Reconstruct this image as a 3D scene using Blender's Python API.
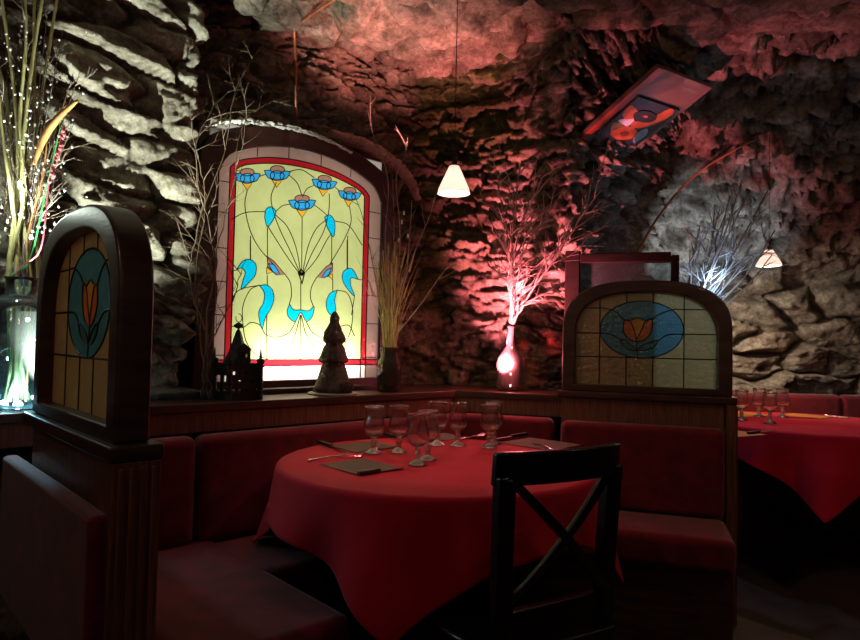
import bpy, bmesh, math, random
import numpy as np
from mathutils import Vector, Matrix

for o in list(bpy.data.objects): bpy.data.objects.remove(o)
SC = bpy.context.scene
COL = SC.collection
R = math.radians

# ------------------------------------------------------------------ camera
CAM = Vector((0.0, 0.0, 1.13))
PITCH, ROLL, FOC = R(1.9), R(1.17), 650.0
_F = Vector((0, math.cos(PITCH), math.sin(PITCH)))
_R0 = Vector((1, 0, 0)); _U0 = Vector((0, -math.sin(PITCH), math.cos(PITCH)))
_R = _R0 * math.cos(ROLL) + _U0 * math.sin(ROLL)
_U = _U0 * math.cos(ROLL) - _R0 * math.sin(ROLL)
cd = bpy.data.cameras.new('camera'); cam = bpy.data.objects.new('camera', cd); COL.objects.link(cam)
cam.matrix_world = Matrix(((_R.x, _U.x, -_F.x, CAM.x), (_R.y, _U.y, -_F.y, CAM.y), (_R.z, _U.z, -_F.z, CAM.z), (0, 0, 0, 1)))
cd.sensor_fit = 'HORIZONTAL'; cd.sensor_width = 36.0; cd.lens = FOC / 860.0 * 36.0
cd.clip_start = 0.02
SC.camera = cam

# ------------------------------------------------------------------ world, exposure
SC.view_settings.view_transform = 'Standard'; SC.view_settings.look = 'None'
SC.view_settings.gamma = 1.0; SC.view_settings.use_curve_mapping = False
SC.view_settings.exposure = 0.0
w = bpy.data.worlds.new('world'); SC.world = w; w.use_nodes = True
w.node_tree.nodes['Background'].inputs[0].default_value = (0.30, 0.16, 0.12, 1)
w.node_tree.nodes['Background'].inputs[1].default_value = 0.006
try:
    SC.cycles.use_denoising = True
    SC.cycles.max_bounces = 8; SC.cycles.transparent_max_bounces = 24
    SC.cycles.transmission_bounces = 8; SC.cycles.glossy_bounces = 4; SC.cycles.diffuse_bounces = 4
    SC.cycles.sample_clamp_indirect = 2.0
    SC.cycles.caustics_reflective = False; SC.cycles.caustics_refractive = False
except Exception: pass

# ------------------------------------------------------------------ geometry helpers
def ray(px, py):
    return (_F + _R * ((px - 430) / FOC) - _U * ((py - 320) / FOC)).normalized()
def on_plane(px, py, p0, n):
    d = ray(px, py); n = Vector(n); t = (Vector(p0) - CAM).dot(n) / d.dot(n)
    return CAM + d * t
def on_z(px, py, z): return on_plane(px, py, (0, 0, z), (0, 0, 1))
def on_y(px, py, y): return on_plane(px, py, (0, y, 0), (0, 1, 0))

# plan of the booth: wall A (window) and wall B (back), partitions P1 (left) and P2 (right)
def dirv(deg): return Vector((math.sin(R(deg)), math.cos(R(deg)), 0))
UA = dirv(47); NA = Vector((-UA.y, UA.x, 0))          # along wall A / away from the room
UB = dirv(108); NB = Vector((-UB.y, UB.x, 0))
A0 = Vector((-.85, 2.19, 0)); B0 = Vector((.60, 2.95, 0))
def PA(s, off=0, z=0): return A0 + UA * s + NA * off + Vector((0, 0, z))
def PB(t, off=0, z=0): return B0 + UB * t + NB * off + Vector((0, 0, z))
def cross2(p, d, q, e):
    den = d.x * e.y - d.y * e.x; t = ((q.x - p.x) * e.y - (q.y - p.y) * e.x) / den
    return p + d * t
def corner(oa, ob): return cross2(PA(0, oa), UA, PB(0, ob), UB)

# lights with the camera-independent positions
def light(kind, name, loc, power, color, size=.03, target=None, angle=60, blend=.6, sx=None, sy=None):
    l = bpy.data.lights.new(name, kind); l.energy = power; l.color = color
    if kind == 'AREA':
        l.shape = 'RECTANGLE'; l.size = sx or size; l.size_y = sy or size
    else: l.shadow_soft_size = size
    if kind == 'SPOT': l.spot_size = R(angle); l.spot_blend = blend
    o = bpy.data.objects.new(name, l); COL.objects.link(o); o.location = loc
    if target is not None:
        d = Vector(target) - Vector(loc); o.rotation_euler = d.to_track_quat('-Z', 'Y').to_euler()
    return o

#LIGHTS
VASE = PA(-.44, .075, .90); RB = PB(-.26, .14, .90)
# cool LEDs of the string in the big glass vase: one at its foot, one up among the stems
light('SPOT', 'vase_led', PA(-.40, -.08, .94), 230, (.80, .93, .78), .012, PA(-.20, .12, 2.0), 80, .8)
light('POINT', 'vase_led_foot', VASE + Vector((0.03, -.05, .05)), 5.0, (.55, .90, 1.0), .012)
light('POINT', 'vase_led_stems', VASE + Vector((-.01, -.10, .62)), 2.2, (.85, 1, .85), .012)
# pink-red LED inside the bottle and the small red uplight behind it
light('POINT', 'bottle_led', RB + Vector((-.03, -.10, .16)), 3.0, (1, .20, .24), .008)
light('SPOT', 'bottle_uplight', RB + Vector((-.09, -.11, .08)), 230, (1, .19, .25), .015, PB(-.12, .42, 1.62), 92, .8)
light('POINT', 'branch_fill', RB + Vector((.02, -.13, .50)), 2.4, (1, .22, .30), .02)  # added light with no source of its own, brightens the upper branches
# red spot on the ceiling
light('SPOT', 'ceiling_spot_red', (-.08, 2.80, 1.92), 50, (1, .33, .30), .03, (-.12, 2.92, 2.7), 98, .5)
# blue-white LED in the branches behind the right partition
BQ = Vector((1.28, 3.30, .95))
light('POINT', 'rear_vase_led', BQ + Vector((.13, -.10, .52)), 4.5, (.32, .58, 1.0), .02)
light('POINT', 'partition_backlight', (1.62, 3.30, 1.25), 1.4, (1, .84, .55), .16)  # added warm light behind the right partition glass, no lamp stands there
light('AREA', 'rear_floor_fill', (1.7, 1.3, 2.2), 3.0, (1, .62, .42), .12, (1.7, 2.8, .1))  # added fill from above for the floor and the far table's foot
light('SPOT', 'rear_vase_led_up', BQ + Vector((.16, .16, .28)), 60, (.66, .82, 1.0), .015, (1.66, 3.95, 1.80), 70, 1.0)
# dim warm light over the tables
light('SPOT', 'glint_spot_left', (-.95, .9, 2.4), 24, (1, .62, .50), .07, (0.0, 2.15, .85), 26, .6)  # unseen spot added to put highlights on the wine glasses
light('SPOT', 'glint_spot_right', (1.05, .9, 2.4), 24, (1, .62, .50), .07, (0.06, 2.15, .85), 26, .6)  # its added counterpart on the right
light('SPOT', 'table_spot', (.05, 1.95, 2.45), 15, (1, .46, .42), .09, (0.02, 2.15, .75), 46, .8)
light('SPOT', 'rear_table_spot', (2.0, 2.9, 2.3), 7, (1, .55, .5), .06, (2.2, 3.4, .75), 60, .9)
light('SPOT', 'rear_wall_spot', (1.45, 3.72, 1.46), 42, (1, .84, .66), .02, (2.5, 4.1, .95), 96, 1.0)
light('AREA', 'room_fill', (0.5, -.6, 2.2), .6, (1, .50, .40), .16, (0.1, 2.2, .9))  # added general fill from behind the camera
light('AREA', 'left_fill', (-1.25, .35, 2.0), 1.3, (1, .74, .55), .14, (-.5, 2.2, 1.3))  # added dim fill for the left wall and left bench
for lx, ly, lz in ((-1.1, -.7, 1.75), (1.5, -.5, 1.75), (.3, -1.2, 1.9)):      # unseen lights added behind the camera for glass reflections
    light('AREA', 'glass_highlight', (lx, ly, lz), .45, (1, .66, .52), .10, (0.05, 2.2, .85))
light('AREA', 'vault_fill', (1.5, 1.0, 1.9), .8, (1, .56, .38), .2, (1.7, 2.6, 2.25))  # added dim warm fill to lift the right vault
light('POINT', 'jar_led', PA(.93, -.04, 1.20), .35, (1, .85, .45), .02)

# ------------------------------------------------------------------ materials
MATS = {}
def _new(name):
    m = bpy.data.materials.new(name); m.use_nodes = True; nt = m.node_tree
    for n in list(nt.nodes): nt.nodes.remove(n)
    out = nt.nodes.new('ShaderNodeOutputMaterial'); MATS[name] = m
    return m, nt, out
def _c(c): return (c[0], c[1], c[2], 1)
def noise(nt, scale, detail=4, co='Object', stretch=None, rough=.55):
    tc = nt.nodes.new('ShaderNodeTexCoord'); n = nt.nodes.new('ShaderNodeTexNoise')
    n.inputs['Scale'].default_value = scale; n.inputs['Detail'].default_value = detail; n.inputs['Roughness'].default_value = rough
    if stretch:
        mp = nt.nodes.new('ShaderNodeMapping'); mp.inputs['Scale'].default_value = stretch
        nt.links.new(tc.outputs[co], mp.inputs[0]); nt.links.new(mp.outputs[0], n.inputs[0])
    else: nt.links.new(tc.outputs[co], n.inputs[0])
    return n
def ramp(nt, src, stops):
    r = nt.nodes.new('ShaderNodeValToRGB'); nt.links.new(src, r.inputs[0])
    e = r.color_ramp.elements
    while len(e) < len(stops): e.new(.5)
    for k, (p, c) in enumerate(stops): e[k].position = p; e[k].color = _c(c)
    return r.outputs[0]
def mat(name, c1, c2=None, rough=.5, metal=0, scale=12, stretch=None, bump=0, bscale=None, spec=.5, coat=0, sheen=0):
    if name in MATS: return MATS[name]
    m, nt, out = _new(name); b = nt.nodes.new('ShaderNodeBsdfPrincipled'); nt.links.new(b.outputs[0], out.inputs[0])
    c2 = c2 or tuple(x * .75 for x in c1)
    n = noise(nt, scale, 4, 'Object', stretch)
    nt.links.new(ramp(nt, n.outputs[0], [(.35, c2), (.65, c1)]), b.inputs['Base Color'])
    b.inputs['Roughness'].default_value = rough; b.inputs['Metallic'].default_value = metal
    b.inputs['Specular IOR Level'].default_value = spec; b.inputs['Coat Weight'].default_value = coat
    b.inputs['Sheen Weight'].default_value = sheen
    if bump:
        n2 = noise(nt, bscale or scale * 4, 3, 'Object', stretch)
        bp = nt.nodes.new('ShaderNodeBump'); bp.inputs['Strength'].default_value = bump; bp.inputs['Distance'].default_value = .004
        nt.links.new(n2.outputs[0], bp.inputs['Height']); nt.links.new(bp.outputs[0], b.inputs['Normal'])
    return m
def thin_glass(name, tint, refl=.5, rough=.03, stain=0.0):
    """a thin clear shell: lets light straight through, mirrors at grazing angles"""
    m, nt, out = _new(name)
    t = nt.nodes.new('ShaderNodeBsdfTransparent'); g = nt.nodes.new('ShaderNodeBsdfGlossy'); mx = nt.nodes.new('ShaderNodeMixShader')
    n = noise(nt, 9, 2); nt.links.new(ramp(nt, n.outputs[0], [(.3, tuple(x * .93 for x in tint)), (.7, tint)]), t.inputs[0])
    g.inputs[1].default_value = rough
    lw = nt.nodes.new('ShaderNodeLayerWeight'); lw.inputs[0].default_value = refl
    nt.links.new(lw.outputs['Fresnel'], mx.inputs[0]); nt.links.new(t.outputs[0], mx.inputs[1]); nt.links.new(g.outputs[0], mx.inputs[2])
    last = mx
    if stain:
        d = nt.nodes.new('ShaderNodeBsdfDiffuse'); d.inputs[0].default_value = _c(tint)
        m2 = nt.nodes.new('ShaderNodeMixShader'); m2.inputs[0].default_value = stain
        nt.links.new(mx.outputs[0], m2.inputs[1]); nt.links.new(d.outputs[0], m2.inputs[2]); last = m2
    nt.links.new(last.outputs[0], out.inputs[0]); return m
def solid_glass(name, tint=(1, 1, 1), sheen=.045, rg=.12):
    m, nt, out = _new(name); g = nt.nodes.new('ShaderNodeBsdfGlass'); g.inputs['IOR'].default_value = 1.48
    n = noise(nt, 20, 1); nt.links.new(ramp(nt, n.outputs[0], [(.3, tuple(x * .98 for x in tint)), (.7, tint)]), g.inputs[0])
    g.inputs['Roughness'].default_value = 0
    # light passes the clear glass on its way to the cloth
    t = nt.nodes.new('ShaderNodeBsdfTransparent'); mx = nt.nodes.new('ShaderNodeMixShader'); mx.inputs[0].default_value = .06
    nt.links.new(g.outputs[0], mx.inputs[1]); nt.links.new(t.outputs[0], mx.inputs[2])
    gl = nt.nodes.new('ShaderNodeBsdfGlossy'); gl.inputs[1].default_value = rg; m3 = nt.nodes.new('ShaderNodeMixShader'); m3.inputs[0].default_value = sheen
    nt.links.new(mx.outputs[0], m3.inputs[1]); nt.links.new(gl.outputs[0], m3.inputs[2]); nt.links.new(m3.outputs[0], out.inputs[0])   # cut facets scatter a soft sheen
    return m
def art_glass(name, c, trans=.8, gloss=.12, bump=.25, bscale=60, rough=.18, emit=0):
    m, nt, out = _new(name)
    tr = nt.nodes.new('ShaderNodeBsdfTranslucent'); df = nt.nodes.new('ShaderNodeBsdfDiffuse'); gl = nt.nodes.new('ShaderNodeBsdfGlossy')
    n = noise(nt, 14, 3); col = ramp(nt, n.outputs[0], [(.3, tuple(x * .88 for x in c)), (.7, c)])
    nt.links.new(col, tr.inputs[0]); nt.links.new(col, df.inputs[0]); gl.inputs[1].default_value = rough
    gl.inputs[0].default_value = _c(tuple(.55 + .45 * x for x in c))
    a = nt.nodes.new('ShaderNodeMixShader'); a.inputs[0].default_value = trans
    nt.links.new(df.outputs[0], a.inputs[1]); nt.links.new(tr.outputs[0], a.inputs[2])
    b = nt.nodes.new('ShaderNodeMixShader'); b.inputs[0].default_value = gloss
    nt.links.new(a.outputs[0], b.inputs[1]); nt.links.new(gl.outputs[0], b.inputs[2]); nt.links.new(b.outputs[0], out.inputs[0])
    if emit:
        e = nt.nodes.new('ShaderNodeEmission'); e.inputs[0].default_value = _c(c); e.inputs[1].default_value = emit
        ad = nt.nodes.new('ShaderNodeAddShader'); nt.links.new(b.outputs[0], ad.inputs[0]); nt.links.new(e.outputs[0], ad.inputs[1]); nt.links.new(ad.outputs[0], out.inputs[0])
    n2 = noise(nt, bscale, 2); bp = nt.nodes.new('ShaderNodeBump'); bp.inputs['Strength'].default_value = bump; bp.inputs['Distance'].default_value = .01
    nt.links.new(n2.outputs[0], bp.inputs['Height']); nt.links.new(bp.outputs[0], gl.inputs['Normal']); nt.links.new(bp.outputs[0], df.inputs['Normal'])
    return m
def glow(name, c, s):
    m, nt, out = _new(name); e = nt.nodes.new('ShaderNodeEmission'); e.inputs[1].default_value = s
    n = noise(nt, 30, 1); nt.links.new(ramp(nt, n.outputs[0], [(.3, tuple(x * .97 for x in c)), (.7, c)]), e.inputs[0])
    nt.links.new(e.outputs[0], out.inputs[0]); return m
def stone(name):
    """albedo from the per-stone tone (attribute), mortar and green tint, plus fine grain bump"""
    m, nt, out = _new(name); b = nt.nodes.new('ShaderNodeBsdfPrincipled'); nt.links.new(b.outputs[0], out.inputs[0])
    at = nt.nodes.new('ShaderNodeAttribute'); at.attribute_name = 'stone'
    n = noise(nt, 9, 8, 'Object', None, .7); n3 = noise(nt, 45, 6, 'Object', None, .7)
    mx = nt.nodes.new('ShaderNodeMix'); mx.data_type = 'RGBA'; mx.blend_type = 'MULTIPLY'; mx.inputs[0].default_value = 1.0
    nt.links.new(at.outputs['Color'], mx.inputs[6]); nt.links.new(ramp(nt, n.outputs[0], [(.36, (.38, .34, .30)), (.62, (1, 1, 1))]), mx.inputs[7])
    m2 = nt.nodes.new('ShaderNodeMix'); m2.data_type = 'RGBA'; m2.blend_type = 'MULTIPLY'; m2.inputs[0].default_value = .8
    nt.links.new(mx.outputs[2], m2.inputs[6]); nt.links.new(ramp(nt, n3.outputs[0], [(.38, (.45, .42, .4)), (.6, (1.0, 1, 1))]), m2.inputs[7])
    nt.links.new(m2.outputs[2], b.inputs['Base Color']); b.inputs['Roughness'].default_value = .88; b.inputs['Specular IOR Level'].default_value = .25
    bp = nt.nodes.new('ShaderNodeBump'); bp.inputs['Strength'].default_value = .9; bp.inputs['Distance'].default_value = .02
    bq = nt.nodes.new('ShaderNodeBump'); bq.inputs['Strength'].default_value = .8; bq.inputs['Distance'].default_value = .006
    n4 = noise(nt, 28, 8, 'Object', None, .75); n5 = noise(nt, 110, 5, 'Object', None, .7)
    nt.links.new(n4.outputs[0], bp.inputs['Height']); nt.links.new(n5.outputs[0], bq.inputs['Height'])
    nt.links.new(bp.outputs[0], bq.inputs['Normal']); nt.links.new(bq.outputs[0], b.inputs['Normal'])
    return m

M_stone = stone('rough_stone')
M_wood = mat('dark_wood', (.075, .030, .018), (.035, .014, .009), .35, 0, 6, (1, 1, 9), .15, 30, coat=.25)
M_woodv = mat('wood_fascia', (.22, .085, .040), (.09, .033, .018), .4, 0, 22, (8, 8, .35), .15, 40, coat=.15)
M_frame = mat('partition_wood', (.075, .035, .020), (.036, .017, .010), .36, 0, 7, (1, 1, 5), .1, 30, coat=.15)
M_wframe = mat('window_frame_wood', (.060, .016, .011), (.030, .009, .007), .45, 0, 8, (1, 1, 4), .15, 30)
M_black = mat('black_lacquer', (.006, .0055, .006), (.004, .004, .004), .30, 0, 8, None, .05, 60, coat=.15)
M_red = mat('red_velvet', (.17, .0045, .009), (.095, .003, .006), .85, 0, 16, None, .35, 300, spec=.2, sheen=.25)
M_cloth = mat('red_tablecloth', (.52, .006, .026), (.44, .005, .021), .8, 0, 5, None, .25, 400, spec=.15, sheen=.1)
M_mat = mat('taupe_paper', (.13, .088, .056), (.095, .062, .04), .8, 0, 60, None, .2, 300)
M_orange = mat('orange_paper', (.62, .20, .03), (.5, .15, .02), .8, 0, 40)
M_steel = mat('steel', (.75, .72, .68), (.6, .58, .55), .22, 1, 20)
M_handle = mat('black_handle', (.012, .011, .011), (.008, .008, .008), .35, 0, 20)
M_iron = mat('cast_iron', (.03, .028, .03), (.015, .014, .015), .4, .7, 20, None, .3, 60)
M_lead = mat('lead_came', (.018, .016, .014), (.010, .009, .008), .5, .3, 40)
M_floor = mat('floor_tiles', (.12, .080, .060), (.06, .042, .032), .5, 0, 5, None, .3, 30)
M_twig = mat('grey_twig', (.34, .27, .22), (.20, .14, .11), .75, 0, 25, None, .3, 80)
M_twigd = mat('brown_twig', (.17, .11, .07), (.08, .05, .03), .75, 0, 25, None, .3, 80)
M_straw = mat('dry_straw', (.52, .38, .16), (.34, .24, .10), .7, 0, 30)
M_bamboo = mat('bamboo_stem', (.55, .50, .22), (.36, .33, .14), .45, 0, 20, (4, 4, 1), .1, 60)
M_white = mat('pale_plume', (.75, .74, .70), (.5, .5, .48), .8, 0, 30)
M_pink = mat('pink_bead', (.75, .16, .22), (.6, .10, .15), .5, 0, 50)
M_green = mat('green_stem', (.05, .50, .12), (.03, .35, .08), .5, 0, 50)
M_orangeleaf = mat('orange_reed', (.62, .30, .10), (.45, .2, .07), .6, 0, 30)
M_copper = mat('copper_pipe_paint', (.42, .15, .06), (.25, .09, .04), .45, .4, 20)
M_cord = mat('cord', (.02, .018, .016), None, .6, 0, 20)
M_plaster = mat('pale_plaster', (.62, .62, .58), (.40, .40, .37), .9, 0, 22, None, 1.0, 60)
M_tree = mat('bark_fibre', (.11, .065, .055), (.05, .03, .026), .85, 0, 60, None, .9, 150)
M_cone = mat('pine_cone', (.08, .05, .04), (.03, .02, .015), .6, 0, 60)
G_clear = thin_glass('clear_vase_glass', (.86, .97, 1.0), .45, .03, .035)
G_bottle = thin_glass('demijohn_glass', (.90, .62, .60), .40, .04, .10)
G_jar = thin_glass('jar_glass', (.42, .33, .26), .35, .05, .06)
G_water = thin_glass('vase_water', (.86, .97, .99), .12)
G_wine = solid_glass('wine_glass_clear')
G_stem = solid_glass('cut_glass_stem', (1, 1, 1), .34, .20)
G_shade = art_glass('lit_shade', (.92, .76, .68), .55, .06, .05, 30, emit=.55)

# ------------------------------------------------------------------ object helpers
def link(name, me, m=None, parent=None, smooth=False):
    o = bpy.data.objects.new(name, me); COL.objects.link(o)
    if m:
        for mm in (m if isinstance(m, (list, tuple)) else [m]): me.materials.append(mm)
    if parent: o.parent = parent
    if smooth:
        for p in me.polygons: p.use_smooth = True
    return o
def tag(o, label=None, cat=None, group=None, kind=None):
    if label: o['label'] = label
    if cat: o['category'] = cat
    if group: o['group'] = group
    if kind: o['kind'] = kind
    return o
def thing(name, label, cat, loc=(0, 0, 0), rz=0, group=None):
    o = bpy.data.objects.new(name, None); COL.objects.link(o); o.location = loc; o.rotation_euler = (0, 0, rz)
    o.empty_display_size = .1
    return tag(o, label, cat, group)
def kids(o): return [c for c in bpy.data.objects if c.parent == o]
def copy_tree(o, parent=None):
    c = o.copy(); COL.objects.link(c)
    if parent: c.parent = parent
    for ch in kids(o): copy_tree(ch, c)
    return c

class MB:
    def __init__(s): s.bm = bmesh.new()
    def box(s, lo, hi, mtx=None):
        lo, hi = Vector(lo), Vector(hi)
        vs = [s.bm.verts.new((mtx @ Vector((x, y, z))) if mtx else Vector((x, y, z))) for x in (lo.x, hi.x) for y in (lo.y, hi.y) for z in (lo.z, hi.z)]
        for f in ((0, 1, 3, 2), (4, 6, 7, 5), (0, 4, 5, 1), (2, 3, 7, 6), (0, 2, 6, 4), (1, 5, 7, 3)): s.bm.faces.new([vs[i] for i in f])
        return s
    def prism(s, pts, h0, h1, mtx=None):
        """closed 2D outline (x,y) extruded along z from h0 to h1"""
        T = (lambda v: mtx @ v) if mtx else (lambda v: v)
        a = [s.bm.verts.new(T(Vector((p[0], p[1], h0)))) for p in pts]; b = [s.bm.verts.new(T(Vector((p[0], p[1], h1)))) for p in pts]
        s.bm.faces.new(a[::-1]); s.bm.faces.new(b); n = len(pts)
        for i in range(n): s.bm.faces.new((a[i], a[(i + 1) % n], b[(i + 1) % n], b[i]))
        return s
    def ring(s, outer, inner, h0, h1, mtx=None, closed=True):
        T = (lambda v: mtx @ v) if mtx else (lambda v: v); n = len(outer)
        L = [[s.bm.verts.new(T(Vector((p[0], p[1], h)))) for p in q] for q in (outer, inner) for h in (h0, h1)]
        rng = range(n if closed else n - 1)
        for i in rng:
            j = (i + 1) % n
            for a, b in ((0, 1), (1, 3), (3, 2), (2, 0)): s.bm.faces.new((L[a][i], L[a][j], L[b][j], L[b][i]))
        if not closed:
            for i in (0, n - 1): s.bm.faces.new((L[0][i], L[1][i], L[3][i], L[2][i]))
        return s
    def tube(s, pts, rad, n=6, cap=True):
        pts = [Vector(p) for p in pts]; rad = rad if hasattr(rad, '__len__') else [rad] * len(pts)
        rings = []; ref = None
        for i, p in enumerate(pts):
            d = (pts[min(i + 1, len(pts) - 1)] - pts[max(i - 1, 0)])
            if d.length < 1e-9: d = Vector((0, 0, 1))
            d.normalize()
            if ref is None: ref = Vector((1, 0, 0)) if abs(d.x) < .8 else Vector((0, 1, 0))
            x = (ref - d * ref.dot(d)).normalized(); y = d.cross(x); ref = x
            rings.append([s.bm.verts.new(p + (x * math.cos(2 * math.pi * k / n) + y * math.sin(2 * math.pi * k / n)) * rad[i]) for k in range(n)])
        for a, b in zip(rings, rings[1:]):
            for k in range(n): s.bm.faces.new((a[k], a[(k + 1) % n], b[(k + 1) % n], b[k]))
        if cap: s.bm.faces.new(rings[0][::-1]); s.bm.faces.new(rings[-1])
        return s
    def lathe(s, prof, n=32, c=(0, 0, 0), mod=None):
        """prof: (r,z); r=0 ends close to a point"""
        c = Vector(c); rings = []
        for r, z in prof:
            if r < 1e-6: rings.append([s.bm.verts.new(c + Vector((0, 0, z)))])
            else: rings.append([s.bm.verts.new(c + Vector(((r + (mod(k, n, r, z) if mod else 0)) * math.cos(2 * math.pi * k / n), (r + (mod(k, n, r, z) if mod else 0)) * math.sin(2 * math.pi * k / n), z))) for k in range(n)])
        for a, b in zip(rings, rings[1:]):
            for k in range(n):
                q = (k + 1) % n
                if len(a) == 1 and len(b) == 1: continue
                if len(a) == 1: s.bm.faces.new((a[0], b[q], b[k]))
                elif len(b) == 1: s.bm.faces.new((a[k], a[q], b[0]))
                else: s.bm.faces.new((a[k], a[q], b[q], b[k]))
        return s
    def ball(s, c, r, seg=8, sc=(1, 1, 1)):
        g = bmesh.ops.create_uvsphere(s.bm, u_segments=seg, v_segments=max(4, seg // 2 + 1), radius=r)
        for v in g['verts']: v.co = Vector((v.co.x * sc[0], v.co.y * sc[1], v.co.z * sc[2])) + Vector(c)
        return s
    def build(s, name, m, parent=None, smooth=False, bevel=0, seg=2, kind=None, label=None, auto=None):
        bmesh.ops.recalc_face_normals(s.bm, faces=s.bm.faces)
        me = bpy.data.meshes.new(name); s.bm.to_mesh(me); s.bm.free()
        o = link(name, me, m, parent, smooth)
        if bevel:
            b = o.modifiers.new('bevel', 'BEVEL'); b.width = bevel; b.segments = seg; b.limit_method = 'ANGLE'; b.angle_limit = R(40)
            for p in me.polygons: p.use_smooth = True
            b.harden_normals = False
            e = o.modifiers.new('wn', 'WEIGHTED_NORMAL')
        if kind: o['kind'] = kind
        if label: o['label'] = label
        return o
def frame(o, x, y, z=None):
    """matrix with origin o and axes x (right), y (up in plane), z"""
    x = Vector(x).normalized(); y = Vector(y).normalized(); z = Vector(z).normalized() if z is not None else x.cross(y)
    return Matrix(((x.x, y.x, z.x, o[0]), (x.y, y.y, z.y, o[1]), (x.z, y.z, z.z, o[2]), (0, 0, 0, 1)))
def cat(pts, n=8):
    """Catmull-Rom through points"""
    P = [Vector(p) if len(p) == 3 else Vector((p[0], p[1], 0)) for p in pts]; P = [P[0] * 2 - P[1]] + P + [P[-1] * 2 - P[-2]]; out = []
    for i in range(1, len(P) - 2):
        for k in range(n):
            t = k / n; a, b, c, d = P[i - 1], P[i], P[i + 1], P[i + 2]
            out.append(.5 * ((2 * b) + (c - a) * t + (2 * a - 5 * b + 4 * c - d) * t * t + (3 * b - a - 3 * c + d) * t ** 3))
    out.append(P[-2]); return out

# ------------------------------------------------------------------ stone relief in numpy
def vnoise(x, y, seed):
    rs = np.random.RandomState(seed); N = 256; T = rs.rand(N, N)
    xi = np.floor(x).astype(int); yi = np.floor(y).astype(int); fx = x - xi; fy = y - yi
    fx = fx * fx * (3 - 2 * fx); fy = fy * fy * (3 - 2 * fy)
    g = lambda a, b: T[a % N, b % N]
    return (g(xi, yi) * (1 - fx) + g(xi + 1, yi) * fx) * (1 - fy) + (g(xi, yi + 1) * (1 - fx) + g(xi + 1, yi + 1) * fx) * fy
def fbm(x, y, seed, octv=4, g=.5):
    a = 1; s = 0; t = 0
    for k in range(octv):
        s = s + a * (vnoise(x * 2 ** k, y * 2 ** k, seed + k) - .5); t += a; a *= g
    return s / t
def stones(u, v, su, sv, seed, warp=.35, tilt=.5):
    """irregular stones: returns height 0..1-ish and per-stone random tone"""
    uu = u / su + warp * 2 * fbm(u / su * 1.3, v / sv * 1.0, seed + 50, 3); vv = v / sv + warp * 2 * fbm(u / su * .9 + 7, v / sv * .9, seed + 60, 3)
    # stagger alternate courses
    iu = np.floor(uu).astype(int); iv = np.floor(vv).astype(int); rs = np.random.RandomState(seed); N = 256
    JX, JY, T1, T2, T3, T4 = (rs.rand(N, N) for _ in range(6))
    f1 = np.full(u.shape, 9.); f2 = np.full(u.shape, 9.); cid = np.zeros(u.shape + (2,), int); ox = np.zeros(u.shape); oy = np.zeros(u.shape)
    for du in (-2, -1, 0, 1, 2):
        for dv in (-1, 0, 1):
            a = iu + du; b = iv + dv; A = a % N; B = b % N
            cx = a + .5 * (b % 2) + .15 + .7 * JX[A, B]; cy = b + .25 + .5 * JY[A, B]
            dx = uu - cx; dy = vv - cy; d = (np.abs(dx) ** 2.6 + np.abs(dy * 1.15) ** 2.6) ** (1 / 2.6)
            m = d < f1; f2 = np.where(m, f1, np.minimum(f2, d)); f1 = np.where(m, d, f1)
            cid[..., 0] = np.where(m, A, cid[..., 0]); cid[..., 1] = np.where(m, B, cid[..., 1]); ox = np.where(m, dx, ox); oy = np.where(m, dy, oy)
    soft = .22 + .35 * np.clip(.5 + 2 * fbm(uu * .9, vv * .9, seed + 70, 2), 0, 1)
    e = np.clip((f2 - f1) / soft, 0, 1); dome = 1 - (1 - e) ** 2.2
    r1 = T1[cid[..., 0], cid[..., 1]]; r2 = T2[cid[..., 0], cid[..., 1]]; r3 = T3[cid[..., 0], cid[..., 1]]; r4 = T4[cid[..., 0], cid[..., 1]]
    h = dome * (.25 + .75 * r1 + tilt * (r2 - .5) * ox + tilt * 1.6 * (r3 - .35) * oy)
    return h, r4, e

# ------------------------------------------------------------------ walls (lofted from the plan, leaning into a vault)
CA = corner(.45, .35)
se = None
pe = on_plane(193, 340, PA(0, .2), NA); s_e = (pe - PA(0, .2)).dot(UA)
BEND = PB(.02, .35)
ctrl = []  # (bottom, top, spring)
def cp(b, t, zs): ctrl.append((b.x, b.y, t.x, t.y, zs))
cp(PA(-3.2, .2), PA(-3.2, -.35), 1.5)
cp(PA(-1.4, .2), PA(-1.4, -.3), 1.5)
cp(PA(s_e - .25, .2), PA(s_e - .25, .05), 1.6)
cp(PA(s_e, .2), PA(s_e, .12), 1.7)
cp(PA(s_e, .45), PA(s_e + .05, .38), 1.9)
cp(CA - UA * .12, CA - UA * .16 - NA * .12, 1.9)
cp(CA + UB * .12, CA + UB * .16 - NB * .25, 1.9)
cp(PB(-.25, .35), PB(-.3, -.25), 1.55)
cp(BEND, PB(.0, -.55), 1.35)
cp(Vector((.98, 3.6, 0)), PB(.35, -.62), 1.25)
cp(Vector((1.45, 4.2, 0)), PB(.75, -.6), 1.2)
cp(Vector((2.9, 4.15, 0)), PB(2.3, -.45), 1.2)
cp(Vector((4.6, 3.9, 0)), PB(4.0, -.3), 1.2)
ctrl = np.array(ctrl)
seglen = np.hypot(*(ctrl[1:, :2] - ctrl[:-1, :2]).T); cum = np.concatenate([[0], np.cumsum(seglen)])
ZT = 2.66
def dens(uv):  # column spacing
    if uv < cum[1] + .9: return .03
    if uv < cum[4]: return .0065
    if uv < cum[8]: return .009
    if uv < cum[9] + .2: return .011
    if uv < cum[11]: return .013
    return .035
us = [0.0]
while us[-1] < cum[-1]: us.append(us[-1] + dens(us[-1]))
us = np.array(us)
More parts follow.
